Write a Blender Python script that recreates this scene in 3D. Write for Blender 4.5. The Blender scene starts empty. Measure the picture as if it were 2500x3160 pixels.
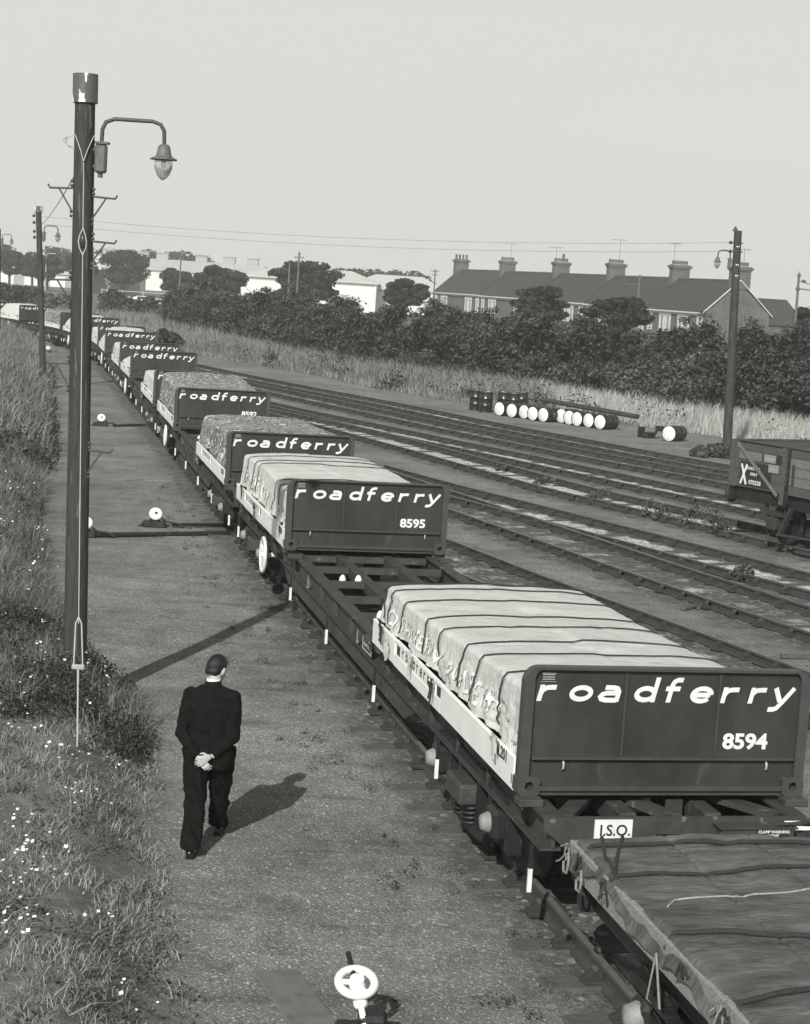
import bpy, math, random
import numpy as np
from mathutils import Vector, Matrix
R = math.radians
random.seed(7); rng = np.random.default_rng(11)
S = bpy.context.scene
COL = S.collection

# ------------------------------------------------------------------ camera, world, sun, exposure
CAM_H = 5.117
cd = bpy.data.cameras.new('camera'); cam = bpy.data.objects.new('camera', cd); COL.objects.link(cam); S.camera = cam
pitch, roll = 0.1252, 0.0638
cd.sensor_fit = 'HORIZONTAL'; cd.sensor_width = 36.0; cd.lens = 5532.0/2500.0*36.0
cd.clip_start = 0.1; cd.clip_end = 6000
fw = Vector((0, math.cos(pitch), -math.sin(pitch))); up0 = Vector((0, math.sin(pitch), math.cos(pitch))); rt0 = Vector((1, 0, 0))
rt = rt0*math.cos(roll) + up0*math.sin(roll); upv = up0*math.cos(roll) - rt0*math.sin(roll)
M = Matrix((rt, upv, -fw)).transposed().to_4x4(); M.translation = Vector((0, 0, CAM_H)); cam.matrix_world = M

SUN_AZ, SUN_EL = R(195.8), R(34.5)      # azimuth clockwise from +Y, elevation
SKY_HAZE = 7.2      # pale summer haze low in the sky, in the sky texture's units
w = bpy.data.worlds.new('World'); S.world = w; w.use_nodes = True
nt = w.node_tree; nt.nodes.clear()
sky = nt.nodes.new('ShaderNodeTexSky'); sky.sky_type = 'NISHITA'; sky.sun_disc = False
sky.sun_elevation = SUN_EL; sky.sun_rotation = SUN_AZ; sky.dust_density = 1.0; sky.air_density = 1.0; sky.ozone_density = 1.0
sep = nt.nodes.new('ShaderNodeSeparateColor'); nt.links.new(sky.outputs[0], sep.inputs[0])
m1 = nt.nodes.new('ShaderNodeMath'); m1.operation = 'MULTIPLY'; m1.inputs[1].default_value = 0.35
m2 = nt.nodes.new('ShaderNodeMath'); m2.operation = 'MULTIPLY_ADD'; m2.inputs[1].default_value = 0.65
nt.links.new(sep.outputs[1], m1.inputs[0]); nt.links.new(sep.outputs[2], m2.inputs[0]); nt.links.new(m1.outputs[0], m2.inputs[2])
cmb = nt.nodes.new('ShaderNodeCombineColor')
stc = nt.nodes.new('ShaderNodeTexCoord'); sx_ = nt.nodes.new('ShaderNodeSeparateXYZ'); nt.links.new(stc.outputs['Generated'], sx_.inputs[0])
hz = nt.nodes.new('ShaderNodeMapRange'); hz.interpolation_type = 'SMOOTHSTEP'; hz.inputs['From Min'].default_value = .14; hz.inputs['From Max'].default_value = .40; hz.inputs['To Min'].default_value = SKY_HAZE; hz.inputs['To Max'].default_value = 0.0
nt.links.new(sx_.outputs[2], hz.inputs[0])
mh = nt.nodes.new('ShaderNodeMath'); mh.operation = 'MAXIMUM'; nt.links.new(hz.outputs[0], mh.inputs[0]); nt.links.new(m2.outputs[0], mh.inputs[1])
for i, k in enumerate((0.995, 1.0, 0.955)):
    mm = nt.nodes.new('ShaderNodeMath'); mm.operation = 'MULTIPLY'; mm.inputs[1].default_value = k
    nt.links.new(mh.outputs[0], mm.inputs[0]); nt.links.new(mm.outputs[0], cmb.inputs[i])
bg = nt.nodes.new('ShaderNodeBackground'); bg.inputs[1].default_value = 0.10
out = nt.nodes.new('ShaderNodeOutputWorld'); nt.links.new(cmb.outputs[0], bg.inputs[0]); nt.links.new(bg.outputs[0], out.inputs[0])
sd = bpy.data.lights.new('sun', 'SUN'); sd.energy = 4.5; sd.angle = R(0.5); sd.color = (1, 0.995, 0.96)
so = bpy.data.objects.new('sun', sd); COL.objects.link(so)
sdir = Vector((math.sin(SUN_AZ)*math.cos(SUN_EL), math.cos(SUN_AZ)*math.cos(SUN_EL), math.sin(SUN_EL)))
so.rotation_euler = sdir.to_track_quat('Z', 'Y').to_euler(); so.location = (-8, -20, 25)
S.view_settings.view_transform = 'Standard'; S.view_settings.look = 'None'; S.view_settings.exposure = 0.0; S.view_settings.gamma = 1.0
S.render.engine = 'CYCLES'
S.cycles.max_bounces = 6; S.cycles.diffuse_bounces = 3; S.cycles.transparent_max_bounces = 8

# ------------------------------------------------------------------ yard coordinates: a = along the train, v = to its right
AH = 0.222; D2 = np.array([-math.sin(AH), math.cos(AH)]); N2 = np.array([math.cos(AH), math.sin(AH)]); O2 = np.array([1.03, 13.88])
def av2xy(a, v): p = O2 + D2*a + N2*v; return float(p[0]), float(p[1])
def xy2av(x, y):
    dx, dy = x-O2[0], y-O2[1]; return dx*D2[0]+dy*D2[1], dx*N2[0]+dy*N2[1]
def sst(e0, e1, x):
    t = np.clip((np.asarray(x, float)-e0)/(e1-e0), 0, 1); return t*t*(3-2*t)
EA = [-12, -5, 2.5, 7, 9, 12, 21, 40, 74, 100, 130, 200]; EV = [-3.0, -2.8, -2.55, -2.3, -2.6, -3.2, -3.3, -2.8, -2.2, -2.4, -5.5, -20]
def edge_dist(x, y):
    a, v = xy2av(x, y); return np.interp(a, EA, EV) - v       # >0 on the verge
def lump(x, y): return 0.5*np.sin(1.7*x+0.6*y+1.0)*np.sin(0.9*y-0.8*x) + 0.3*np.sin(3.9*x+1.3)*np.sin(3.1*y+0.7)
def ground_z(x, y):
    x = np.asarray(x, float); y = np.asarray(y, float); e = edge_dist(x, y)
    b = sst(0.0, 1.0, e)
    z = b*(0.42 + 0.07*lump(x, y))
    z = z + 0.012*lump(x*1.3, y*1.1)*(1-b)
    mound = 0.30*np.exp(-(((x+4.35)/0.75)**2 + ((y-18.4)/1.6)**2))
    return z + mound*b
def gz(x, y): return float(ground_z(x, y))
_LAT = np.random.default_rng(99).random((64, 64))*2-1
def vn(x, y, octs=3, seed=0):
    x = np.asarray(x, float)+seed*7.31; y = np.asarray(y, float)+seed*3.77; o = 0; amp = 1
    for k in range(octs):
        xi = np.floor(x).astype(int); yi = np.floor(y).astype(int); fx = x-xi; fy = y-yi; fx = fx*fx*(3-2*fx); fy = fy*fy*(3-2*fy)
        a = _LAT[xi % 64, yi % 64]; b = _LAT[(xi+1) % 64, yi % 64]; c = _LAT[xi % 64, (yi+1) % 64]; d = _LAT[(xi+1) % 64, (yi+1) % 64]
        o = o+amp*((a*(1-fx)+b*fx)*(1-fy)+(c*(1-fx)+d*fx)*fy); amp *= .5; x = x*2.03+11.3; y = y*2.03+5.7
    return o

# ------------------------------------------------------------------ materials (a black and white print: greys with a faint olive warmth)
def g(v): return (v*0.995, v, v*0.955, 1)
MATS = {}
def mat(name, base, rough=0.75, var=0.0, scale=6.0, bump=0.0, bscale=None, metal=0.0, spec=0.5, stretch=(1, 1, 1), spots=None, coord='Object', detail=6.0):
    """base grey, var = relative amount of noise variation; spots=(value, threshold, scale) hard edged flecks"""
    if name in MATS: return MATS[name]
    m = bpy.data.materials.new(name); m.use_nodes = True; t = m.node_tree; b = t.nodes['Principled BSDF']
    b.inputs['Base Color'].default_value = g(base); b.inputs['Roughness'].default_value = rough; b.inputs['Metallic'].default_value = metal
    b.inputs['Specular IOR Level'].default_value = spec
    if var or bump or spots:
        tc = t.nodes.new('ShaderNodeTexCoord'); mp = t.nodes.new('ShaderNodeMapping'); mp.inputs['Scale'].default_value = stretch
        t.links.new(tc.outputs[coord], mp.inputs[0])
        n = t.nodes.new('ShaderNodeTexNoise'); n.inputs['Scale'].default_value = scale; n.inputs['Detail'].default_value = detail; n.inputs['Roughness'].default_value = 0.65
        t.links.new(mp.outputs[0], n.inputs[0])
        last = None
        if var:
            r = t.nodes.new('ShaderNodeValToRGB'); r.color_ramp.elements[0].position = 0.28; r.color_ramp.elements[1].position = 0.72
            r.color_ramp.elements[0].color = g(base*(1-var)); r.color_ramp.elements[1].color = g(min(0.9, base*(1+var)))
            t.links.new(n.outputs[0], r.inputs[0]); last = r.outputs[0]
        if spots:
            n2 = t.nodes.new('ShaderNodeTexNoise'); n2.inputs['Scale'].default_value = spots[2]; n2.inputs['Detail'].default_value = 8
            t.links.new(mp.outputs[0], n2.inputs[0])
            r2 = t.nodes.new('ShaderNodeValToRGB'); r2.color_ramp.elements[0].position = spots[1]; r2.color_ramp.elements[1].position = spots[1]+0.03
            t.links.new(n2.outputs[0], r2.inputs[0])
            mx = t.nodes.new('ShaderNodeMix'); mx.data_type = 'RGBA'; t.links.new(r2.outputs[0], mx.inputs[0])
            if last: t.links.new(last, mx.inputs[6])
            else: mx.inputs[6].default_value = g(base)
            mx.inputs[7].default_value = g(spots[0]); last = mx.outputs[2]
        if last: t.links.new(last, b.inputs['Base Color'])
        if bump:
            bn = t.nodes.new('ShaderNodeTexNoise'); bn.inputs['Scale'].default_value = bscale or scale*3; bn.inputs['Detail'].default_value = 5
            t.links.new(mp.outputs[0], bn.inputs[0])
            bp = t.nodes.new('ShaderNodeBump'); bp.inputs['Strength'].default_value = 1.0; bp.inputs['Distance'].default_value = bump
            t.links.new(bn.outputs[0], bp.inputs['Height']); t.links.new(bp.outputs[0], b.inputs['Normal'])
    MATS[name] = m; return m

def leafmat(name, base, var=0.5, trans=0.25, scale=0.6, ncolor=True):
    if name in MATS: return MATS[name]
    m = bpy.data.materials.new(name); m.use_nodes = True; t = m.node_tree; t.nodes.clear()
    o = t.nodes.new('ShaderNodeOutputMaterial'); d = t.nodes.new('ShaderNodeBsdfDiffuse'); tr = t.nodes.new('ShaderNodeBsdfTranslucent'); mx = t.nodes.new('ShaderNodeMixShader')
    tc = t.nodes.new('ShaderNodeTexCoord'); n = t.nodes.new('ShaderNodeTexNoise'); n.inputs['Scale'].default_value = scale; n.inputs['Detail'].default_value = 4
    ri = t.nodes.new('ShaderNodeNewGeometry')
    add = t.nodes.new('ShaderNodeMath'); add.operation = 'ADD'; t.links.new(ri.outputs['Random Per Island'], add.inputs[0])
    t.links.new(tc.outputs['Object'], n.inputs[0]); t.links.new(n.outputs[0], add.inputs[1])
    r = t.nodes.new('ShaderNodeValToRGB'); t.links.new(add.outputs[0], r.inputs[0])
    hf = t.nodes.new('ShaderNodeMath'); hf.operation = 'MULTIPLY'; hf.inputs[1].default_value = 0.5
    t.links.new(add.outputs[0], hf.inputs[0]); t.links.new(hf.outputs[0], r.inputs[0])
    r.color_ramp.elements[0].position = 0.30; r.color_ramp.elements[1].position = 0.72
    r.color_ramp.elements[0].color = g(base*(1-var)); r.color_ramp.elements[1].color = g(min(.9, base*(1+var)))
    t.links.new(r.outputs[0], d.inputs[0]); t.links.new(r.outputs[0], tr.inputs[0]); mx.inputs[0].default_value = trans
    t.links.new(d.outputs[0], mx.inputs[1]); t.links.new(tr.outputs[0], mx.inputs[2]); t.links.new(mx.outputs[0], o.inputs[0])
    MATS[name] = m; return m

# ------------------------------------------------------------------ mesh builder
class MB:
    def __init__(s): s.v = []; s.f = []; s.mi = []; s.sm = []
    def add(s, vs, fs, m=0, smooth=False):
        k = len(s.v); s.v += [tuple(map(float, p)) for p in vs]
        for f in fs: s.f.append(tuple(i+k for i in f)); s.mi.append(m); s.sm.append(smooth)
    def box(s, c, d, rz=0.0, m=0, bev=0.0):
        x, y, z = d[0]/2, d[1]/2, d[2]/2
        if bev <= 0:
            p = [(sx*x, sy*y, sz*z) for sz in (-1, 1) for sy in (-1, 1) for sx in (-1, 1)]
            f = [(0, 2, 3, 1), (4, 5, 7, 6), (0, 1, 5, 4), (2, 6, 7, 3), (0, 4, 6, 2), (1, 3, 7, 5)]
        else:
            b = min(bev, x*.49, y*.49, z*.49); p = []; 
            for sz in (-1, 1):
                for sy in (-1, 1):
                    for sx in (-1, 1):
                        p += [(sx*x, sy*(y-b), sz*(z-b)), (sx*(x-b), sy*y, sz*(z-b)), (sx*(x-b), sy*(y-b), sz*z)]
            def I(sx, sy, sz, k): return 3*((sz > 0)*4+(sy > 0)*2+(sx > 0))+k
            f = []
            for q in (-1, 1):
                f += [(I(q, -1, -1, 0), I(q, 1, -1, 0), I(q, 1, 1, 0), I(q, -1, 1, 0))[::q], (I(-1, q, -1, 1), I(-1, q, 1, 1), I(1, q, 1, 1), I(1, q, -1, 1))[::q], (I(-1, -1, q, 2), I(1, -1, q, 2), I(1, 1, q, 2), I(-1, 1, q, 2))[::q]]
                for r in (-1, 1):
                    f += [(I(q, r, -1, 0), I(q, r, 1, 0), I(q, r, 1, 1), I(q, r, -1, 1)), (I(q, -1, r, 0), I(q, 1, r, 0), I(q, 1, r, 2), I(q, -1, r, 2)), (I(-1, q, r, 1), I(1, q, r, 1), I(1, q, r, 2), I(-1, q, r, 2))]
                    for t in (-1, 1): f.append((I(q, r, t, 0), I(q, r, t, 1), I(q, r, t, 2)))
        cr, sr = math.cos(rz), math.sin(rz)
        s.add([(c[0]+a*cr-b2*sr, c[1]+a*sr+b2*cr, c[2]+e) for a, b2, e in p], f, m); return s
    def beam(s, p, q, w, h, m=0, upv=(0, 0, 1)):
        p, q = Vector(p), Vector(q); d = (q-p).normalized(); u = Vector(upv)
        if abs(d.dot(u)) > .98: u = Vector((0, 1, 0))
        a = d.cross(u).normalized()*w/2; b = a.cross(d).normalized()*h/2
        vs = [e+sa*a+sb*b for e in (p, q) for sa, sb in ((-1, -1), (1, -1), (1, 1), (-1, 1))]
        s.add(vs, [(0, 3, 2, 1), (4, 5, 6, 7), (0, 1, 5, 4), (1, 2, 6, 5), (2, 3, 7, 6), (3, 0, 4, 7)], m); return s
    def tube(s, pts, r, n=8, m=0, closed=False, caps=True):
        pts = [Vector(p) for p in pts]; N = len(pts); rs = r if isinstance(r, (list, tuple)) else [r]*N
        ref = None; rings = []
        for i, p in enumerate(pts):
            if closed: d = (pts[(i+1) % N]-pts[i-1])
            else: d = pts[min(i+1, N-1)]-pts[max(i-1, 0)]
            d.normalize()
            if ref is None: ref = Vector((0, 0, 1)) if abs(d.z) < .9 else Vector((1, 0, 0))
            a = d.cross(ref)
            if a.length < 1e-4: a = d.cross(Vector((0, 1, 0)))
            a.normalize(); b = a.cross(d).normalized(); ref = b
            rings.append([p+(a*math.cos(t)+b*math.sin(t))*rs[i] for t in [2*math.pi*k/n for k in range(n)]])
        vs = [v for rg in rings for v in rg]; fs = []
        for i in range(N if closed else N-1):
            j = (i+1) % N
            for k in range(n): fs.append((i*n+k, i*n+(k+1) % n, j*n+(k+1) % n, j*n+k))
        s.add(vs, fs, m, True)
        if caps and not closed:
            s.add(rings[0], [tuple(range(n))], m); s.add(rings[-1], [tuple(range(n))[::-1]], m)
        return s
    def cyl(s, p, q, r0, r1=None, n=16, m=0, caps=True): return s.tube([p, q], [r0, r0 if r1 is None else r1], n, m, caps=caps)
    def lathe(s, prof, c=(0, 0, 0), n=20, m=0, axis='z', smooth=True):
        vs = []; 
        for (r, z) in prof:
            for k in range(n):
                t = 2*math.pi*k/n; x, y = r*math.cos(t), r*math.sin(t)
                vs.append({'z': (c[0]+x, c[1]+y, c[2]+z), 'x': (c[0]+z, c[1]+x, c[2]+y), 'y': (c[0]+x, c[1]+z, c[2]+y)}[axis])
        fs = [(i*n+k, i*n+(k+1) % n, (i+1)*n+(k+1) % n, (i+1)*n+k) for i in range(len(prof)-1) for k in range(n)]
        s.add(vs, fs, m, smooth); return s
    def prism(s, poly, y0, y1, m=0, plane='xz'):
        n = len(poly)
        def P(u, w2, y): return (u, y, w2) if plane == 'xz' else ((y, u, w2) if plane == 'yz' else (u, w2, y))
        vs = [P(u, w2, y0) for u, w2 in poly]+[P(u, w2, y1) for u, w2 in poly]
        s.add(vs, [tuple(range(n)), tuple(range(n, 2*n))[::-1]]+[(i, i+n, (i+1) % n+n, (i+1) % n) for i in range(n)], m); return s
    def ell(s, c, r, n=12, k=8, m=0):
        prof = [(math.sin(math.pi*i/k), -math.cos(math.pi*i/k)) for i in range(k+1)]
        vs = []; 
        for (a, z) in prof:
            a = max(a, 1e-3)
            for j in range(n): t = 2*math.pi*j/n; vs.append((c[0]+r[0]*a*math.cos(t), c[1]+r[1]*a*math.sin(t), c[2]+r[2]*z))
        s.add(vs, [(i*n+j, i*n+(j+1) % n, (i+1)*n+(j+1) % n, (i+1)*n+j) for i in range(k) for j in range(n)], m, True); return s
    def build(s, name, mats, parent=None, loc=None):
        me = bpy.data.meshes.new(name)
        vs = s.v
        if loc is not None and parent is None: vs = [(a-loc[0], b-loc[1], c-loc[2]) for a, b, c in vs]
        me.from_pydata(vs, [], s.f); 
        if not isinstance(mats, (list, tuple)): mats = [mats]
        for mm in mats: me.materials.append(mm)
        me.polygons.foreach_set('material_index', s.mi); me.polygons.foreach_set('use_smooth', s.sm)
        me.update(); o = bpy.data.objects.new(name, me); COL.objects.link(o)
        if parent is not None: o.parent = parent
        elif loc is not None: o.location = loc
        return o
def npmesh(name, V, F, m, smooth=False, parent=None):
    """V (n,3) array, F (k,3|4) index array"""
    me = bpy.data.meshes.new(name); k = F.shape[1]
    me.vertices.add(len(V)); me.vertices.foreach_set('co', np.asarray(V, np.float32).ravel())
    me.loops.add(F.size); me.loops.foreach_set('vertex_index', F.ravel().astype(np.int32))
    me.polygons.add(len(F)); me.polygons.foreach_set('loop_start', np.arange(0, F.size, k, dtype=np.int32)); me.polygons.foreach_set('loop_total', np.full(len(F), k, np.int32))
    me.polygons.foreach_set('use_smooth', np.full(len(F), smooth))
    me.update(calc_edges=True); me.materials.append(m)
    o = bpy.data.objects.new(name, me); COL.objects.link(o)
    if parent is not None: o.parent = parent
    return o
def tag(o, label=None, cat=None, group=None, kind=None):
    if label: o['label'] = label
    if cat: o['category'] = cat
    if group: o['group'] = group
    if kind: o['kind'] = kind
    return o
def empty(name, loc=(0, 0, 0), rz=0.0, label=None, cat=None, group=None):
    o = bpy.data.objects.new(name, None); COL.objects.link(o); o.location = loc; o.rotation_euler = (0, 0, rz); o.empty_display_size = .2
    return tag(o, label, cat, group)
def kids(o): return CH.get(o.name, [])
def copy_tree(o, parent=None, skip=()):
    c = o.copy(); COL.objects.link(c); c.parent = parent
    for ch in list(o.children):
        if any(ch.name.startswith(k) for k in skip): continue
        copy_tree(ch, c)
    return c
def text_mesh(txt, size, parent, name, m, loc, rot, ext=0.002, off=0.0, align='CENTER', shear=0, sx=1.0):
    cu = bpy.data.curves.new('t', 'FONT'); cu.body = txt; cu.size = size; cu.extrude = ext; cu.offset = off; cu.align_x = align; cu.shear = shear; cu.resolution_u = 3
    to = bpy.data.objects.new('t', cu); COL.objects.link(to)
    dg = bpy.context.evaluated_depsgraph_get(); me = bpy.data.meshes.new_from_object(to.evaluated_get(dg)); bpy.data.objects.remove(to)
    if sx != 1.0: me.transform(Matrix.Diagonal((sx, 1, 1, 1)))
    me.materials.clear(); me.materials.append(m); o = bpy.data.objects.new(name, me); COL.objects.link(o)
    o.parent = parent; o.location = loc; o.rotation_euler = rot; return o

# ------------------------------------------------------------------ painted letters as bent strokes
def arc(cx, cy, rx, ry, t0, t1, n=14): return [(cx+rx*math.cos(R(t0+(t1-t0)*i/n)), cy+ry*math.sin(R(t0+(t1-t0)*i/n))) for i in range(n+1)]
GL = {
 'r': [[(.16, 0), (.16, 1)], [(.16, .45), (.24, .66), (.45, .82), (.75, .85), (1.05, .85)]],
 'o': [arc(.74, .5, .59, .36, 0, 360, 28)],
 'a': [[(.28, .88), (.8, .88), (1.06, .82), (1.2, .62), (1.2, 0)], [(1.2, .54), (.5, .54), (.22, .46), (.12, .32), (.22, .17), (.5, .10), (1.2, .10)]],
 'd': [arc(.72, .5, .56, .36, 0, 360, 28), [(1.28, 0), (1.28, 1.55)]],
 'f': [[(.48, 0), (.48, 1.1), (.56, 1.3), (.75, 1.41), (1.1, 1.41)], [(.12, .86), (1.05, .86)]],
 'e': [[(.2, .49), (1.3, .49)], arc(.74, .5, .60, .39, 0, 322, 26)],
 'y': [[(.12, 1), (.62, .12)], [(1.35, 1), (.72, .0), (.5, -.28), (.3, -.36), (-.05, -.36)]],
}
def stroke(mb, pts, wd, z, fn, m=0):
    n = len(pts); L = []; Rr = []
    for i in range(n):
        a = np.array(pts[max(i-1, 0)]); b = np.array(pts[min(i+1, n-1)]); p = np.array(pts[i])
        if i and i < n-1:
            d1 = p-a; d2 = b-p; d1 = d1/(np.linalg.norm(d1)+1e-9); d2 = d2/(np.linalg.norm(d2)+1e-9); t = d1+d2; t = t/(np.linalg.norm(t)+1e-9)
            k = 1/max(.6, abs(t@d1))
        else:
            t = b-a; t = t/(np.linalg.norm(t)+1e-9); k = 1
            if np.linalg.norm(np.array(pts[0])-np.array(pts[-1])) < 1e-6:
                a = np.array(pts[-2]); b = np.array(pts[1]); t = b-a; t = t/np.linalg.norm(t)
        nn = np.array([-t[1], t[0]])*wd/2*k
        L.append(p+nn); Rr.append(p-nn)
    vs = [fn(q[0], q[1], z) for q in L]+[fn(q[0], q[1], z) for q in Rr]
    mb.add(vs, [(i, i+n, i+n+1, i+1) for i in range(n-1)], m)
def roadferry(mb, x0, z0, xh, pitch_, yface, wd=.295, shear=.22, centers=None, squeeze=1.0):
    """flat lettering facing -y"""
    k = 0
    for i, ch in enumerate('roadferry'):
        cx = x0+pitch_*i if centers is None else centers[i]
        for st in GL[ch]:
            k += 1; dz = 0.0006*(k % 5)
            def fn(u, w2, z, cx=cx, dz=dz): return (cx+(u*squeeze-.7*squeeze+w2*shear)*xh, yface-dz, z0+w2*xh)
            stroke(mb, st, wd, 0, fn)

# ------------------------------------------------------------------ shared materials
M_white = mat('white_paint', .84, .5, .10, 3, .002, 9, spots=(.35, .70, 5))
M_white2 = mat('white_letter_paint', .74, .6, .16, 5, spots=(.3, .72, 14))
M_black = mat('black_paint', .025, .6, .2, 9)
M_board = mat('dark_container_paint', .036, .46, .38, 2.6, .0014, 26, spec=.4, spots=(.058, .66, 5), stretch=(1, 1, .45))
M_boardrim = mat('container_frame_paint', .055, .45, .22, 5, .001, 30)
M_frame = mat('wagon_frame_steel', .046, .62, .35, 4, .002, 25, spots=(.13, .66, 8))
M_bogie = mat('oily_black_bogie', .016, .5, .5, 6, .004, 18, spots=(.06, .64, 9))
M_rail = mat('rail_steel', .055, .55, .35, 5, .002, 22)
M_railtop = mat('rail_running_surface', .17, .38, .3, 7, 0, metal=.3)
M_iron = mat('rusty_chair_iron', .032, .9, .4, 9, .006, 30)
M_sleeper = mat('old_sleeper_wood', .085, .9, .5, 8, .008, 30, stretch=(1, 7, 3), spots=(.16, .68, 9))
M_canvas = mat('pale_canvas', .56, .95, .14, 3, .012, 26, spots=(.44, .66, 3.2), spec=.1)
M_rope = mat('dark_rope', .028, .9, .4, 40, .004, 120)
M_ropel = mat('pale_rope', .42, .9, .3, 40)
M_pole = mat('tarred_pole_wood', .035, .8, .55, 7, .008, 22, stretch=(4, 4, .35), spots=(.10, .62, 6))
M_metal = mat('dark_lamp_metal', .06, .55, .3, 12, .001, 40)
M_greyp = mat('grey_lamp_paint', .11, .6, .3, 14, .001, 40)

# ------------------------------------------------------------------ ground
def axis(lo, hi, d, far_lo, far_hi, gr=1.22):
    c = list(np.arange(lo, hi+1e-6, d)); s = d; x = hi
    while x < far_hi: s *= gr; x += s; c.append(x)
    s = d; x = lo; pre = []
    while x > far_lo: s *= gr; x -= s; pre.append(x)
    return np.array(pre[::-1]+c)
xs = axis(-14, 15, .16, -2600, 2600); ys = axis(8, 82, .2, -400, 5200)
X, Y = np.meshgrid(xs, ys)
near = sst(260, 120, np.hypot(X, Y))
Z = ground_z(X, Y)*near
nx, ny = len(xs), len(ys)
V = np.stack([X.ravel(), Y.ravel(), Z.ravel()], 1)
ii = (np.arange(ny-1)[:, None]*nx+np.arange(nx-1)[None, :]).ravel()
F = np.stack([ii, ii+1, ii+1+nx, ii+nx], 1)

# track centre lines in (a, v)
def cat(P, step=.25):
    P = [np.array(p, float) for p in P]; P = [2*P[0]-P[1]]+P+[2*P[-1]-P[-2]]; o = []
    for i in range(1, len(P)-2):
        L = np.linalg.norm(P[i+1]-P[i]); n = max(2, int(L/step))
        for k in range(n):
            t = k/n; o.append(.5*((2*P[i])+(-P[i-1]+P[i+1])*t+(2*P[i-1]-5*P[i]+4*P[i+1]-P[i+2])*t*t+(-P[i-1]+3*P[i]-3*P[i+1]+P[i+2])*t**3))
    o.append(P[-2]); return np.array(o)
def train_v(a):
    return np.interp(a, [-50, 20, 32, 52, 78], [0, 0, .08, .25, .3]) - (.0075*np.maximum(0, np.asarray(a)-80)**2/2)
def train_pos(a, v=1.22):
    e = .3; va, vb = float(train_v(a-e)), float(train_v(a+e)); sl = (vb-va)/(2*e)
    x, y = av2xy(a, float(train_v(a))); h = AH - math.atan(sl)
    return x+math.cos(h)*v, y+math.sin(h)*v, h
TR = {
 'train': [(a, float(train_v(a))+1.22) for a in range(-8, 150, 4)],
 'one': [(-6, 9.9), (-1, 8.5), (5, 7.05), (12.6, 5.5), (16.8, 4.62), (20.1, 4.05), (26, 2.95), (32, 2.15), (39, 1.55), (47, 1.3)],
 'two': [(-4, 12.9), (0, 11.8), (7, 10.2), (13.6, 8.75), (16, 8.3), (18.8, 7.78), (21.2, 7.4), (25, 6.75), (30, 5.95), (36, 4.95), (43, 3.8), (50, 2.8), (58, 1.95), (66, 1.6)],
 'three': [(2, 15.5), (6, 14.2), (10, 12.8), (17.5, 10.45), (20, 9.75), (22.5, 9.05), (25, 8.3), (28, 7.4), (31, 6.5), (35, 5.5)],
 'four': [(4, 18.6), (10, 16.8), (15, 15.2), (22, 13.0), (25, 12.25), (28, 11.4), (31.3, 10.4), (36.5, 9.45), (42, 8.45), (48, 7.2), (55, 5.6), (63, 4.0), (72, 2.7), (82, 1.9)],
 'five': [(6, 21.6), (12, 19.7), (20, 17.2), (27, 15.1), (30, 14.2), (34, 12.95), (39, 11.45), (44, 9.85), (49, 8.35), (55, 6.4), (60, 5.2)],
 'six': [(15, 23.0), (22, 20.6), (28, 18.6), (36.2, 15.95), (40, 14.6), (45, 13.0), (50, 11.6), (55, 10.3), (64, 8.05), (75, 5.4), (88, 3.0), (97, 1.6)],
 'seven': [(20, 24.2), (26, 22.3), (34, 19.5), (42, 16.7), (47, 15.25), (52, 13.75), (60, 11.85), (70, 9.0), (82, 6.0), (95, 3.6), (108, 1.2)],
}
TP = {}
for k, P in TR.items():
    c = cat(P); TP[k] = np.array([av2xy(a, v) for a, v in c])
# masks on the ground
A_, V_ = xy2av(X, Y); e_ = np.interp(A_, EA, EV)-V_
veg = sst(-.6, .9, e_ + .55*lump(X*2.1, Y*1.7))
vR = np.interp(A_, [0, 15, 28, 40, 46, 50, 53, 59, 67, 75, 82, 95, 108, 140], [31, 27.5, 23.5, 21.5, 21, 23, 23.3, 19.8, 15.5, 13.2, 12.2, 8.5, 5, -1])
veg = np.maximum(veg, sst(-.4, .8, V_-vR+.5*lump(X*.7, Y*.6)))
veg = np.where(A_ > 150, 1.0, veg)
pale = np.zeros_like(X)
for k, s_ in (('train', .45), ('one', .5), ('two', .5), ('three', .75), ('four', .95), ('five', 1.0), ('six', .6), ('seven', .8)):
    pts = TP[k][::3]; dmin = np.full(X.shape, 9.0)
    sel = (Y < 110) & (np.abs(X) < 20)
    q = np.stack([X[sel], Y[sel]], 1); dm = np.full(len(q), 9.0)
    for p0 in pts: dm = np.minimum(dm, np.hypot(q[:, 0]-p0[0], q[:, 1]-p0[1]))
    dmin[sel] = dm; pale = np.maximum(pale, s_*(1-sst(.45, .75, dmin)))
bed = np.zeros_like(X)
for k in TP:
    pts = TP[k][::4]; sel = (Y < 110) & (np.abs(X) < 20); q = np.stack([X[sel], Y[sel]], 1); dm = np.full(len(q), 9.0)
    for p0 in pts: dm = np.minimum(dm, np.hypot(q[:, 0]-p0[0], q[:, 1]-p0[1]))
    b_ = np.zeros_like(X); b_[sel] = 1-sst(.9, 1.6, dm); bed = np.maximum(bed, b_)

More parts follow.
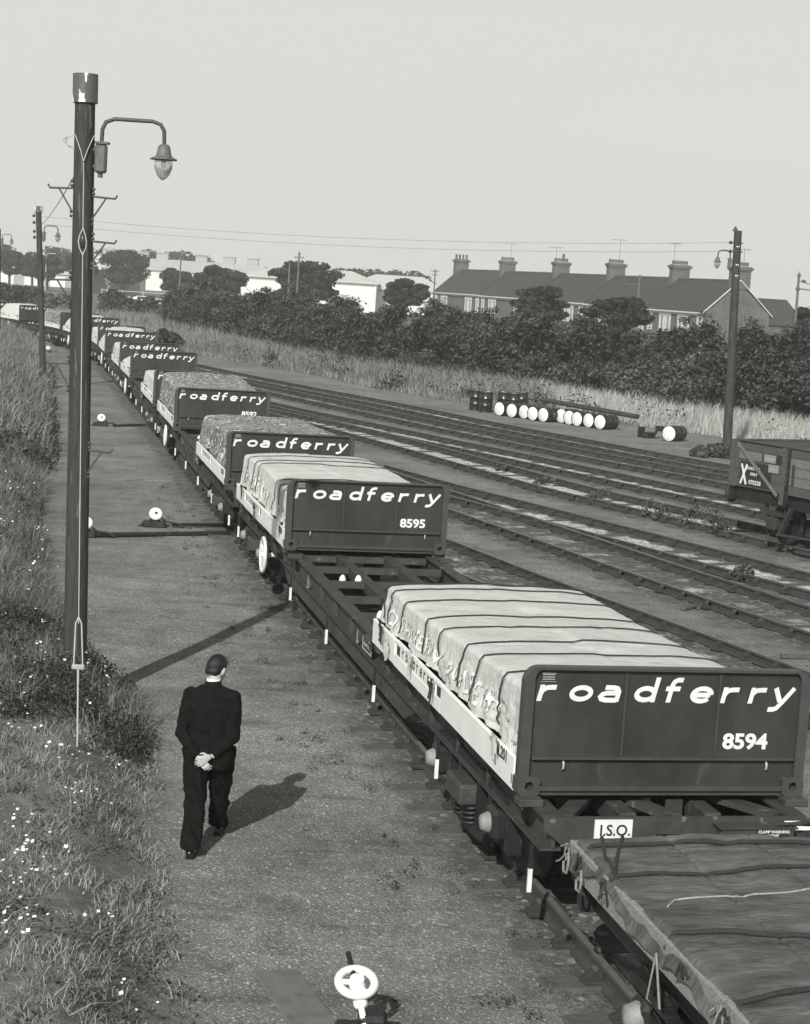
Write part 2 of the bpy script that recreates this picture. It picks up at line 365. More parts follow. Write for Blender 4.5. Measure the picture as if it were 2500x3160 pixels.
gm = bpy.data.materials.new('yard_cinders_and_verge_soil'); gm.use_nodes = True; t = gm.node_tree; b = t.nodes['Principled BSDF']; b.inputs['Roughness'].default_value = .95; b.inputs['Specular IOR Level'].default_value = .2
def nd(t, ty, **kw):
    n = t.nodes.new(ty)
    for k, v in kw.items():
        if k.startswith('i'): n.inputs[int(k[1:])].default_value = v
        else: setattr(n, k, v)
    return n
def ramp(t, src, stops, neutral=False):
    r = t.nodes.new('ShaderNodeValToRGB'); els = r.color_ramp.elements
    while len(els) < len(stops): els.new(.5)
    for e, (p, c) in zip(els, stops): e.position = p; e.color = (c, c, c, 1) if neutral else g(c)
    t.links.new(src, r.inputs[0]); return r.outputs[0]
def mixc(t, f, a, b2):
    m = t.nodes.new('ShaderNodeMix'); m.data_type = 'RGBA'
    if isinstance(f, float): m.inputs[0].default_value = f
    else: t.links.new(f, m.inputs[0])
    for k, s in ((6, a), (7, b2)):
        if isinstance(s, tuple): m.inputs[k].default_value = s
        else: t.links.new(s, m.inputs[k])
    return m.outputs[2]
def mth(t, op, a, b2, clamp=False):
    m = t.nodes.new('ShaderNodeMath'); m.operation = op; m.use_clamp = clamp
    for k, s in ((0, a), (1, b2)):
        if isinstance(s, (int, float)): m.inputs[k].default_value = s
        else: t.links.new(s, m.inputs[k])
    return m.outputs[0]
tc = t.nodes.new('ShaderNodeTexCoord'); geo = tc.outputs['Object']
def noise(t, src, sc, det=5, rough=.6):
    n = t.nodes.new('ShaderNodeTexNoise'); n.inputs['Scale'].default_value = sc; n.inputs['Detail'].default_value = det; n.inputs['Roughness'].default_value = rough
    t.links.new(src, n.inputs[0]); return n.outputs[0]
def voro(t, src, sc):
    n = t.nodes.new('ShaderNodeTexVoronoi'); n.inputs['Scale'].default_value = sc; t.links.new(src, n.inputs[0]); return n
vo = voro(t, geo, 62); vc = t.nodes.new('ShaderNodeSeparateColor'); t.links.new(vo.outputs['Color'], vc.inputs[0])
stone = ramp(t, vc.outputs[0], [(0, .14), (.5, .20), (.85, .255), (.95, .36), (1, .55)])
vo2 = voro(t, geo, 17); vc2 = t.nodes.new('ShaderNodeSeparateColor'); t.links.new(vo2.outputs['Color'], vc2.inputs[0])
cobs = ramp(t, vc2.outputs[0], [(0, .04), (.6, .07), (.9, .14), (1, .36)])
n_big = noise(t, geo, .35, 5); n_mid = noise(t, geo, 2.2, 5)
tone = ramp(t, n_big, [(.3, .66), (.7, 1.2)], True); tone2 = ramp(t, n_mid, [(.3, .72), (.5, 1.0), (.75, 1.2)], True)
def mul(a, b2, tt=None):
    tt = tt or t
    m = tt.nodes.new('ShaderNodeMix'); m.data_type = 'RGBA'; m.blend_type = 'MULTIPLY'; m.inputs[0].default_value = 1; tt.links.new(a, m.inputs[6]); tt.links.new(b2, m.inputs[7]); return m.outputs[2]
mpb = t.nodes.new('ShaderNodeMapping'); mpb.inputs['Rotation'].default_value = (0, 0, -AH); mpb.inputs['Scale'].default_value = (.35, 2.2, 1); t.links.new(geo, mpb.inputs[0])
streak = ramp(t, noise(t, mpb.outputs[0], 1.0, 6, .7), [(.32, .68), (.46, .98), (.75, 1.1)], True)  # wear plus dark shadow bands across the path, painted into the ground colour
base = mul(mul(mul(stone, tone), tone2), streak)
atb = t.nodes.new('ShaderNodeAttribute'); atb.attribute_name = 'bed'
atp = t.nodes.new('ShaderNodeAttribute'); atp.attribute_name = 'pale'
atv = t.nodes.new('ShaderNodeAttribute'); atv.attribute_name = 'veg'
base = mixc(t, mth(t, 'MULTIPLY', atb.outputs['Fac'], .75), base, mul(cobs, tone2))
n_p = noise(t, geo, 1.1, 6, .7)
pf = mth(t, 'MULTIPLY', mth(t, 'SUBTRACT', mth(t, 'ADD', mth(t, 'MULTIPLY', atp.outputs['Fac'], .62), mth(t, 'MULTIPLY', n_p, .9)), .74), 6.0, True)
pst = ramp(t, vc2.outputs[1], [(0, .18), (.35, .42), (.8, .62), (1, .72)])
base = mixc(t, pf, base, pst)
soil = ramp(t, noise(t, geo, 5, 8, .7), [(.3, .08), (.5, .14), (.62, .20), (.75, .30)])
soil = mixc(t, mth(t, 'MULTIPLY', mth(t, 'SUBTRACT', n_mid, .45), 2.5, True), soil, stone)
vf = mth(t, 'MULTIPLY', mth(t, 'SUBTRACT', mth(t, 'ADD', atv.outputs['Fac'], mth(t, 'MULTIPLY', noise(t, geo, 3, 6, .7), .8)), .75), 3.0, True)
base = mixc(t, vf, base, soil)
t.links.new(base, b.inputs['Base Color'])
bu = t.nodes.new('ShaderNodeBump'); bu.inputs['Distance'].default_value = .012; bu.inputs['Strength'].default_value = .9
hh = mth(t, 'ADD', mth(t, 'MULTIPLY', vo.outputs['Distance'], -.8), mth(t, 'MULTIPLY', noise(t, geo, 30, 4), .8))
t.links.new(hh, bu.inputs['Height']); t.links.new(bu.outputs[0], b.inputs['Normal'])
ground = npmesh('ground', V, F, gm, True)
for nm, arr in (('veg', veg), ('pale', pale), ('bed', bed)):
    at = ground.data.attributes.new(nm, 'FLOAT', 'POINT'); at.data.foreach_set('value', arr.ravel().astype(np.float32))
ground['kind'] = 'structure'

# ------------------------------------------------------------------ railway tracks
RP = [(-.065, .0), (-.065, .014), (-.012, .03), (-.010, .105), (-.034, .118), (-.034, .150), (-.026, .155), (.026, .155), (.034, .150), (.034, .118), (.010, .105), (.012, .03), (.065, .014), (.065, .0)]
def rail_mesh(pts, off, z0=.012):
    d = np.gradient(pts, axis=0); d /= np.linalg.norm(d, axis=1)[:, None]; nn = np.stack([d[:, 1], -d[:, 0]], 1)
    c = pts+nn*off; k = len(RP); V = []
    for (u, h) in RP: V.append(np.column_stack([c+nn*u, np.full(len(c), z0+h)]))
    V = np.stack(V, 1).reshape(-1, 3); n = len(c); F = []
    i = np.arange(n-1)[:, None]*k
    for j in range(k):
        j2 = (j+1) % k; F.append(np.concatenate([i+j, i+j2, i+k+j2, i+k+j], 1))
    return V, np.concatenate(F)
def chair_mb():
    m = MB(); m.box((0, 0, .028), (.36, .17, .05), bev=.012)
    m.prism([(.02, .05), (.16, .05), (.13, .09), (.06, .135), (.025, .135)], -.05, .05)
    m.prism([(-.02, .05), (-.16, .05), (-.13, .09), (-.055, .14), (-.02, .14)], -.05, .05)
    m.box((-.055, 0, .10), (.07, .10, .075), m=1, bev=.01)
    for sx in (-1, 1): m.cyl((sx*.14, 0, .05), (sx*.14, 0, .085), .022, n=8)
    return m
CHM = chair_mb().build('rail_chair', [M_iron, M_sleeper]); CHM_me = CHM.data; bpy.data.objects.remove(CHM)
sl = MB(); sl.box((0, 0, 0), (2.6, .25, .13), bev=.012); SLo = sl.build('sleeper', M_sleeper); SL_me = SLo.data; bpy.data.objects.remove(SLo)
def in_view(x, y, z=0, mx=1.5):
    p = Vector((x, y, z-CAM_H)); d = p.dot(fw)
    if d < 2: return False
    return abs(p.dot(rt)/d) < 1250/5532+mx/d and abs(p.dot(upv)/d) < 1580/5532+mx/d
def track(key, label, sleeper_z=-.045, chairs=True, rails=(-1, 1), slp=.76, amax=200, join=()):
    pts = TP[key]; root = empty('railway_track', (pts[0][0], pts[0][1], 0), 0, label, 'railway track', 'railway tracks of the yard')
    seg = np.linalg.norm(np.diff(pts, axis=0), axis=1); s = np.concatenate([[0], np.cumsum(seg)])
    base = np.array([pts[0][0], pts[0][1], 0])
    for sd in rails:
        V, F = rail_mesh(pts, sd*.7525); V = V-base
        o = npmesh('rail', V, F, M_rail, False, root)
        o.data.materials.append(M_railtop); mi = np.zeros(len(F), np.int32); n1 = len(pts)-1
        mi[6*n1:7*n1] = 1; o.data.polygons.foreach_set('material_index', mi)
    L = s[-1]; k = .3; cand = []
    while k < L:
        x, y = np.interp(k, s, pts[:, 0]), np.interp(k, s, pts[:, 1]); x2, y2 = np.interp(min(k+.2, L), s, pts[:, 0]), np.interp(min(k+.2, L), s, pts[:, 1]); x1, y1 = np.interp(max(k-.2, 0), s, pts[:, 0]), np.interp(max(k-.2, 0), s, pts[:, 1])
        h = math.atan2(-(x2-x1), y2-y1); k += slp*random.uniform(.93, 1.07)
        if in_view(x, y): cand.append((math.hypot(x, y), x, y, h))
    cand.sort()
    restS = MB(); restC = MB(); nc = 0
    for i, (dist, x, y, h) in enumerate(cand):
        jz = random.choice((-.03, -.024, -.018, -.008, 0, .004))+random.uniform(-.006, .006); r2 = h+random.uniform(-.02, .02); dx = random.uniform(-.06, .06)
        if i < 95:
            o = bpy.data.objects.new('sleeper', SL_me); COL.objects.link(o); o.parent = root
            o.location = (x-base[0]+dx*math.cos(h), y-base[1]+dx*math.sin(h), sleeper_z+jz); o.rotation_euler = (0, 0, r2)
        else: restS.box((x-base[0], y-base[1], sleeper_z+jz), (2.6, .25, .13), r2)
        for sd in (-1, 1):
            cx, cy = x+sd*.7525*math.cos(h)-base[0], y+sd*.7525*math.sin(h)-base[1]
            if nc < 98:
                o = bpy.data.objects.new('rail_chair', CHM_me); COL.objects.link(o); o.parent = root; o.location = (cx, cy, .004); o.rotation_euler = (0, 0, h+(math.pi if sd > 0 else 0)); nc += 1
            else:
                restC.box((cx, cy, .03), (.34, .16, .05), h)
                restC.box((cx-sd*.0-math.cos(h)*.08, cy-math.sin(h)*.08, .085), (.09, .11, .09), h); restC.box((cx+math.cos(h)*.08, cy+math.sin(h)*.08, .08), (.09, .11, .08), h)
    if restS.v: tag(restS.build('sleeper', M_sleeper, root), kind='stuff')
    if restC.v: tag(restC.build('rail_chair', M_iron, root), kind='stuff')
    return root
track('train', 'railway track under the long train of flat wagons', -.04)
track('one', 'track immediately right of the train, splitting away from under it')
track('two', 'second track right of the train, its far rail forking at a turnout')
track('three', 'third track right of the train, leaving the second at the fork')
track('four', 'weedy track carrying the wooden open wagon')
track('five', 'track with a bright pale strip of ballast, just beyond the wooden wagon')
track('six', 'second farthest track, next to the one beside the oil drums')
track('seven', 'farthest track of the yard, running beside the oil drums')

# ------------------------------------------------------------------ flat wagon (local: x across, y along away, z up; front end at y=0 -> a=-.25)
WL = 19.45
def side_sign():
    pass
def make_wagon():
    root = empty('flat_wagon')
    for sx in (-1, 1):
        m = MB(); x = sx*1.02
        m.box((x, WL/2, 1.09), (.17, WL-.1, .02)); m.box((x-sx*.02, WL/2, .955), (.03, WL-.1, .25)); m.box((x, WL/2, .825), (.17, WL-.1, .02))
        m.prism([(4.6, .815), (5.4, .52), (13.8, .52), (14.6, .815)], x-sx*.02-.012, x-sx*.02+.012, plane='yz')
        for y in np.arange(.7, WL, 1.1): m.box((x+sx*.03, y, .955), (.06, .012, .24))
        m.build('side_beam', M_frame, root)
    for sx in (-1, 1):
        MB().box((sx*.36, WL/2, 1.0), (.14, WL-.3, .17), bev=.01).build('centre_beam', M_frame, root)
    for y in [.95, 2.1, 3.4, 4.9, 6.2, 7.35, 8.5, 9.65, 10.8, 12.0, 13.0, 14.4, 16.0, 17.4, 18.3]:
        m = MB()
        for x0, x1 in ((-.93, -.435), (-.285, .285), (.435, .93)): m.box(((x0+x1)/2, y, 1.03), (x1-x0, .09, .09))
        m.build('cross_member', M_frame, root)
    for y, s in ((.02, -1), (WL-.02, 1)):       # trapezium end plates with a slot
        m = MB(); y0, y1 = (y-.015, y+.015)
        m.prism([(-1.1, 1.1), (-1.1, 1.0), (-.55, .55), (-.17, .55), (-.17, .78), (-.17, .9), (-.17, 1.1)], y0, y1)
        m.prism([(1.1, 1.1), (1.1, 1.0), (.55, .55), (.30, .55), (.30, .9), (.30, 1.1)], y0, y1)
        m.box((.065, y, .685), (.468, .028, .27)); m.box((.065, y, 1.03), (.468, .028, .14))
        m.beam((-.9, y-s*.1, 1.07), (-.4, y-s*.9, 1.07), .14, .05); m.beam((.9, y-s*.1, 1.07), (.4, y-s*.9, 1.07), .14, .05)
        m.beam((0, y-s*.1, 1.065), (-.33, y-s*.9, 1.065), .14, .05); m.beam((.0, y-s*.1, 1.075), (.33, y-s*.9, 1.075), .14, .05)
        m.build('end_beam', M_frame, root)
        c = MB(); c.box((0, y+s*.28, .88), (.16, .5, .12), bev=.02); c.box((0, y+s*.5, .88), (.3, .16, .26), bev=.03)
        for sx in (-1, 1): c.tube([(sx*.62, y, .74), (sx*.6, y+s*.25, .55), (sx*.5, y+s*.45, .5)], .03, 6)
        c.build('coupler', M_bogie, root)
    # front end furniture
    MB().box((-.535, -.004, 1.0), (.31, .012, .165)).build('iso_plate', M_white2, root)
    text_mesh('I.S.O.', .125, root, 'iso_lettering', M_black, (-.522, -.0125, .957), (math.pi/2, 0, 0), .001, .002, sx=.95)
    m = MB(); m.box((.62, -.08, .94), (.62, .15, .22), bev=.012); m.box((.62, -.085, 1.055), (.66, .17, .012)); m.build('lamp_box', M_frame, root)
    m = MB(); m.cyl((.98, -.1, .86), (1.2, -.1, .86), .025, n=10); m.box((1.16, -.1, .86), (.08, .12, .09), bev=.01); m.box((.98, -.08, .8), (.14, .1, .1), bev=.01); m.build('clamp_handle', M_bogie, root)
    MB().box((1.02, -.035, 1.04), (.26, .012, .075)).build('pale_plate', M_white2, root)
    MB().box((.74, -.172, 1.015), (.26, .008, .07)).build('warning_plate', M_black, root)
    text_mesh('CLAMP WARNING\nLIGHT', .032, root, 'warning_lettering', M_white2, (.74, -.1775, 1.022), (math.pi/2, 0, 0), .0004, .001)
    # side details: name plate, figure marks, white posts
    for sx in (-1, 1):
        face = sx*1.108
        m = MB(); m.box((face, 7.1, .95), (.008, .55, .16)); m.build('name_plate', M_black, root)
        m = MB()
        for y in (6.85, 7.35): m.box((face+sx*.006, y, .95), (.004, .02, .15))
        for z in (.885, 1.015): m.box((face+sx*.006, 7.1, z), (.004, .52, .015))
        m.build('plate_border', M_ropel, root)
        text_mesh('FREIGHTLINER', .06, root, 'plate_lettering', M_ropel, (face+sx*.0065, 7.1, .93), (math.pi/2, 0, -math.pi/2 if sx < 0 else math.pi/2), .0005, .001)
        for y in (7.7, 11.4):
            m = MB(); m.add([(face+sx*.004, y-.06, .87), (face+sx*.004, y+.06, .87), (face+sx*.004, y+.02, 1.04)], [(0, 1, 2)])
            m.add([(face+sx*.0055, y-.035, .885), (face+sx*.0055, y+.038, .885), (face+sx*.0055, y+.012, .99)], [(0, 1, 2)], 1)
            m.build('figure_mark', [M_white2, M_frame], root)
        for y in (.15, 3.35, 6.45, 9.6, 12.7, 15.9, 18.95):
            MB().box((sx*1.14, y, .74), (.028, .022, .20)).build('post', M_bogie, root)
            MB().box((sx*1.14, y, .545), (.033, .027, .19)).build('white_post_tip', M_white2, root)
        for y in (.4, 6.1, 6.75, 12.6, 13.15, 18.9):
            MB().box((sx*1.13, y-.05, 1.128), (.2, .16, .06), bev=.006).build('container_lock', M_frame, root)
    for y in (8.3, 10.9):
        for x in (-.72, -.50): MB().lathe([(.001, .09), (.025, .08), (.045, .04), (.05, 0)], (x, y, 1.06), 12).build('lock_cone', M_white2, root)
    MB().box((.15, 9.6, .72), (.9, 1.5, .3), bev=.03).build('brake_cylinder', M_bogie, root)
    # bogies
    for yb in (2.45, WL-2.45):
        bo = MB(); bo.box((0, yb, .72), (1.5, .34, .22), bev=.03); bo.box((0, yb, .84), (.5, .5, .12))
        B = bo.build('bogie', M_bogie, root)
        for sx in (-1, 1):
            x = sx*1.0; m = MB()
            P = [(-1.36, .66), (-1.25, .80), (-.7, .86), (-.35, .80), (.35, .80), (.7, .86), (1.25, .80), (1.36, .66), (1.36, .42), (1.2, .36), (1.12, .52), (.9, .52), (.8, .38), (.45, .30), (-.45, .30), (-.8, .38), (-.9, .52), (-1.12, .52), (-1.2, .36), (-1.36, .42)]
            n = len(P)
            out_ = [(x-.06, yb+p[0], p[1]) for p in P]; inn = [(x+.06, yb+p[0], p[1]) for p in P]
            top = P[:10][::1]
            # frame = upper spar + lower spar + pedestals
            def spar(pts, hgt):
                for i in range(len(pts)-1):
                    m.beam((x, yb+pts[i][0], pts[i][1]), (x, yb+pts[i+1][0], pts[i+1][1]), .12, hgt)
            spar([(-1.38, .74), (-1.15, .82), (-.6, .86), (0, .84), (.6, .86), (1.15, .82), (1.38, .74)], .10)
            spar([(-.72, .52), (-.5, .32), (0, .29), (.5, .32), (.72, .52)], .10)
            for yy in (-1.32, -.74, .74, 1.32): m.beam((x, yb+yy, .82), (x, yb+yy, .44), .12, .13)
            for yy in (-.34, .34): m.beam((x, yb+yy, .80), (x, yb+yy, .30), .12, .09)
            m.build('side_frame', M_bogie, B)
            m = MB(); m.box((x+sx*.06, yb, .62), (.30, .56, .20), bev=.03); m.build('spring_plank', M_frame, B)
            for yy in (-.15, .15):
                m = MB(); pts = [(x+sx*.05+.085*math.cos(t2), yb+yy+.085*math.sin(t2), .33+.18*t2/(8*math.pi)) for t2 in np.linspace(0, 8*math.pi, 56)]
                m.tube(pts, .018, 6); m.build('coil_spring', M_bogie, B)
            for yy in (-1.03, 1.03):
                m = MB(); m.box((x+sx*.03, yb+yy, .62), (.22, .30, .28), bev=.04); m.build('axle_box', M_bogie, B)
                m = MB(); m.lathe([(.001, sx*.06), (.06, sx*.055), (.07, sx*.04), (.09, .0), (.09, -sx*.03)], (x+sx*.16, yb+yy, .62), 18, axis='x'); m.build('axle_box_cover', mat('dull_white_axle_cap', .24, .6, .3, 9, spots=(.12, .6, 7)), B)
                m = MB(); xw = sx*.745; rr = .457
                m.lathe([(.06, -sx*.06), (.14, -sx*.05), (.34, -sx*.01), (.39, sx*.03), (rr+.03, -sx*.065), (rr+.03, -sx*.04), (rr, -sx*.03), (rr-.006, sx*.065), (.39, sx*.065), (.34, sx*.02), (.14, sx*.07), (.06, sx*.08), (.001, sx*.08)], (xw, yb+yy, .167+rr), 36, axis='x'); m.build('wheel', M_bogie, B)
        for yy in (-1.03, 1.03):
            MB().cyl((-.95, yb+yy, .62), (.95, yb+yy, .62), .075, n=12).build('axle', M_bogie, B)
    # handbrake wheel on the left at the far bogie
    m = MB(); c = Vector((-1.21, 15.2, .72)); rr = .27
    m.tube([(c.x, c.y+rr*math.cos(t2), c.z+rr*math.sin(t2)) for t2 in np.linspace(0, 2*math.pi, 28)[:-1]], .028, 8, closed=True)
    for t2 in (0, math.pi/2, math.pi, 3*math.pi/2): m.beam(c, (c.x, c.y+rr*math.cos(t2+.4), c.z+rr*math.sin(t2+.4)), .03, .06)
    m.cyl((c.x-.03, c.y, c.z), (-1.0, c.y, c.z), .04, n=10); m.lathe([(.001, 0), (rr-.02, 0), (rr-.02, .01)], (c.x+.02, c.y, c.z), 24, axis='x')
    m.build('handbrake_wheel', M_white2, root)
    return root
WLAB = ['nearest flat wagon of the train, with a white I.S.O. plate on its end', 'second flat wagon, carrying the camouflage covered load just behind container 8595',
        'third flat wagon, starting right behind container 8592', 'fourth flat wagon of the train, seen just right of the tall near pole', 'fifth flat wagon of the train, partly hidden by the tall near pole',
        'sixth flat wagon, seen between the two left hand poles on the bend', 'farthest flat wagon, cut off by the left edge of the picture']
W0 = [-.40, 19.85, 39.7, 59.4, 79.1, 98.8, 118.5]
wag = make_wagon(); wagons = []
for i, a0 in enumerate(W0):
    o = wag if i == 0 else copy_tree(wag, skip=() if i < 3 else ('warning', 'name_plate', 'plate_'))
    x0, y0, _ = train_pos(a0); x1, y1, _ = train_pos(a0+WL); h = math.atan2(-(x1-x0), y1-y0)
    o.location = (x0, y0, 0); o.rotation_euler = (0, 0, h); tag(o, WLAB[i], 'flat wagon', 'flat wagons of the train'); wagons.append((o, h))

# ------------------------------------------------------------------ half height containers
CW, CL, CH_ = 2.44, 6.06, 1.046
def make_container():
    root = empty('flat_container'); hw = CW/2
    # headboard sheet with pressed panels, rounded top corners
    rc = .085
    m = MB(); poly = [(-hw+.06, .0), (hw-.06, .0), (hw-.06, CH_-.10), (hw-.10, CH_-.03), (-hw+.10, CH_-.03), (-hw+.06, CH_-.10)]
    m.prism(poly, .035, .055); m.build('headboard_sheet', M_board, root)
    for sx in (-1, 1):
        m = MB(); ro, ri = .13, .05; xo = sx*hw; cx_ = sx*(hw-ro); cz_ = CH_-ro
        outer = [(xo, .15), (xo, cz_)]+[(cx_+sx*ro*math.cos(R(t2)), cz_+ro*math.sin(R(t2))) for t2 in (15, 30, 45, 60, 75, 90)]
        inner = [(sx*(hw-.085), .15), (sx*(hw-.085), cz_)]+[(cx_+sx*ri*math.cos(R(t2)), cz_+(ro-.026)*math.sin(R(t2))) for t2 in (15, 30, 45, 60, 75, 90)]
        n_ = len(outer); vs = [(u, -.012, w2) for u, w2 in outer]+[(u, -.012, w2) for u, w2 in inner]+[(u, .09, w2) for u, w2 in outer]+[(u, .09, w2) for u, w2 in inner]
        fs = []
        for k in range(n_-1): fs += [(k, k+1, n_+k+1, n_+k), (2*n_+k, 3*n_+k, 3*n_+k+1, 2*n_+k+1), (k, 2*n_+k, 2*n_+k+1, k+1), (n_+k, n_+k+1, 3*n_+k+1, 3*n_+k)]
        fs += [(0, n_, 3*n_, 2*n_), (n_-1, 3*n_-1, 4*n_-1, 2*n_-1)]
        m.add(vs, fs); m.build('corner_post', M_boardrim, root)
    m = MB(); m.box((0, .039, CH_-.013), (CW-.262, .098, .026), bev=.003); m.build('top_rail', M_boardrim, root)
    for x in (-hw+.855, -hw+1.655): MB().box((x, .024, .66), (.016, .022, .68)).build('panel_rib', M_boardrim, root)
    m = MB(); m.box((0, .012, .305), (CW-.2, .05, .02)); m.build('middle_rail', M_boardrim, root)
    m = MB(); m.box((0, .03, .062), (CW-.30, .09, .028)); m.box((0, .0, .045), (CW-.30, .03, .012), m=0); m.box((0, .045, .02), (CW-.30, .06, .05)); m.build('bottom_rail', M_boardrim, root)
    for x in (-hw+.37, hw-.33):
        m = MB(); m.tube([(x, .02, .275), (x, -.004, .27), (x, -.006, .225), (x, .01, .215)], .009, 6); m.build('lashing_hook', M_ropel, root)
    for sx in (-1, 1):
        for y in (.06, CL-.06):
            m = MB(); x = sx*(hw-.09)
            # casting with a real round hole on the end face
            n = 16; r_ = .036; fy = y-.085 if y < 1 else y+.085; by = y+.08 if y < 1 else y-.08
            sq = []; ci = []
            for k in range(n):
                t2 = 2*math.pi*k/n+math.pi/n; cx, cz = math.cos(t2), math.sin(t2); q = .092/max(abs(cx), abs(cz)); sq.append((x+cx*q, fy, .075+cz*q*.9)); ci.append((x+cx*r_, fy, .08+cz*r_))
            dp = [(c[0], (fy+by)/2, c[2]) for c in ci]; bk = [(s_[0], by, s_[2]) for s_ in sq]
            m.add(sq+ci+dp+bk, [(k, (k+1) % n, n+(k+1) % n, n+k) for k in range(n)]+[(n+k, n+(k+1) % n, 2*n+(k+1) % n, 2*n+k) for k in range(n)]+[tuple(range(2*n, 3*n))]+[(k, 3*n+k, 3*n+(k+1) % n, (k+1) % n) for k in range(n)]+[tuple(range(3*n, 4*n))])
            m.build('corner_casting', M_boardrim, root)
    m = MB(); m.box((0, CL/2+.05, .12), (CW-.1, CL-.2, .05)); m.build('floor', M_sleeper, root)
    for sx in (-1, 1):
        m = MB(); x = sx*(hw-.02)
        if sx > 0: m.box((x, CL/2, .135), (.04, CL-.26, .27), bev=.006)
        else:
            m.box((x, 1.4, .135), (.04, 2.54, .27), bev=.006); m.box((x, 5.34, .135), (.04, 1.18, .27), bev=.006)
            m.box((x, 3.71, .06), (.04, 2.08, .12)); m.box((x, 3.71, .255), (.04, 2.08, .03)); m.box((x, 3.71, .18), (.03, 1.6, .13))
        m.build('side_rail', M_white, root)
    m = MB(); m.box((-hw+.03, 2.8, .18), (.02, .22, .118)); m.box((-hw+.03, 4.63, .18), (.02, .22, .118)); m.build('pocket', M_black, root)
    m = MB(); k = 0
    for i, ch in enumerate('roadferry'):
        cy = 4.36-i*.165
        for st in GL[ch]:
            k += 1
            def fn(u, w2, z, cy=cy, k=k): return (-hw+.0035-.0004*(k % 5), cy-(u*.8-.5)*.085, .15+w2*.085)
            stroke(m, st, .24, 0, fn)
    m.build('side_lettering', M_black, root)
    text_mesh('NL201', .14, root, 'code_lettering', M_black, (-hw-.003, .52, .17), (math.pi/2, 0, -math.pi/2), .001, .003)
    text_mesh('1', .11, root, 'figure', M_black, (-hw-.003, .17, .05), (math.pi/2, 0, -math.pi/2), .001, .002)
    m = MB(); cs = [-hw+c for c in (.205, .465, .715, 1.01, 1.25, 1.49, 1.76, 2.00, 2.20)]
    roadferry(m, 0, .762, .132, 0, .0335, centers=cs); m.build('lettering', M_white2, root)
    m = MB(); m.box((-hw+.205, .031, .955), (.13, .006, .075), m=0); m.build('maker_plate', M_black, root)
    m = MB()
    for z in (.94, .958, .978): m.box((-hw+.205, .0275, z), (.10, .002, .006))
    for z in (.921, .989): m.box((-hw+.205, .0275, z), (.126, .002, .003))
    m.build('maker_plate_lines', M_ropel, root)
    return root
def number_on(root, txt, size=.175):
    text_mesh(txt, size, root, 'number', M_white2, (CW/2-.52, .0335, .385), (math.pi/2, 0, 0), .001, .006, sx=1.12)
cont = make_container()
# front positions along the train, number, load type, heights
CT = [(0.0, '8594', 'pale', .80, .70), (12.57, '8595', 'pale', .82, .86), (20.25, None, 'camo', .97, .92), (32.4, '8592', 'camo', .97, 1.10), (40.2, None, 'pale', .66, .76),
      (52.7, None, 'hump', .66, .80), (59.7, None, 'pale', .62, .80), (71.9, None, 'hump', .9, 1.15), (79.5, None, 'pale', .6, .7), (92.2, None, 'hump', .9, 1.1), (99.2, None, 'camo', .95, 1.0), (111.8, None, 'hump', .9, 1.1), (118.9, None, 'pale', .8, .9)]
CLAB = ['nearest container with dark roadferry headboard numbered 8594', 'second container in the row, dark headboard numbered 8595', 'third container in the row, its roadferry board in front of the camouflage load',
 'fourth container in the row, dark headboard numbered 8592', 'fifth container in the row, board mostly hidden behind the 8592 camouflage load', 'sixth container in the row, full roadferry board above the rusty bend',
 'seventh container in the row, its lettering crossed by a pale load in front', 'eighth container in the row, full roadferry board with a pale hump behind', 'ninth container in the row, only the letters ro showing beside a hump',
 'tenth container in the row, its board emerging just right of the tall near pole', 'eleventh container, dark open end just left of the tall near pole', 'twelfth container, full roadferry board behind the second lamp pole', 'thirteenth container, cut by the left edge of the picture']
def cpos(a0):
    x0, y0, _ = train_pos(a0); x1, y1, _ = train_pos(a0+CL); return x0, y0, math.atan2(-(x1-x0), y1-y0)
conts = []
for i, c in enumerate(CT):
    x0, y0, h = cpos(c[0]); o = cont if i == 0 else copy_tree(cont, skip=('lettering',) if c[0] == 99.2 else ())
    o.location = (x0, y0, 1.16); o.rotation_euler = (0, 0, h); tag(o, CLAB[i], 'container', 'containers on the flat wagons'); conts.append(o)
for i, c in enumerate(CT):
    if c[1]: number_on(conts[i], c[1])

# ------------------------------------------------------------------ sheeted loads
def nz(x, y, s=1.0):
    return (np.sin(x*3.1*s+1.3*np.sin(y*2.3*s))+np.sin(y*4.3*s+1.1*np.sin(x*1.7*s+2))+.5*np.sin(x*9.1*s+y*3.3*s)+.4*np.sin(y*11.7*s-x*2.2*s))/2.9
def camo_mat():
    m = bpy.data.materials.new('camouflage_canvas'); m.use_nodes = True; t = m.node_tree; b = t.nodes['Principled BSDF']; b.inputs['Roughness'].default_value = .9
    tc = t.nodes.new('ShaderNodeTexCoord'); n = nd(t, 'ShaderNodeTexNoise'); n.inputs['Scale'].default_value = 2.3; n.inputs['Detail'].default_value = 1.2; n.inputs['Distortion'].default_value = 1.8
    t.links.new(tc.outputs['Object'], n.inputs[0])
    wv = mth(t, 'ABSOLUTE', mth(t, 'SUBTRACT', mth(t, 'FRACT', mth(t, 'MULTIPLY', n.outputs[0], 7.0), 0), .5), 0)
    col = ramp(t, wv, [(0, .66), (.10, .62), (.15, .09), (1, .15)]); t.links.new(col, b.inputs['Base Color']); return m
M_camo = camo_mat()
for _r in M_camo.node_tree.nodes:
    pass
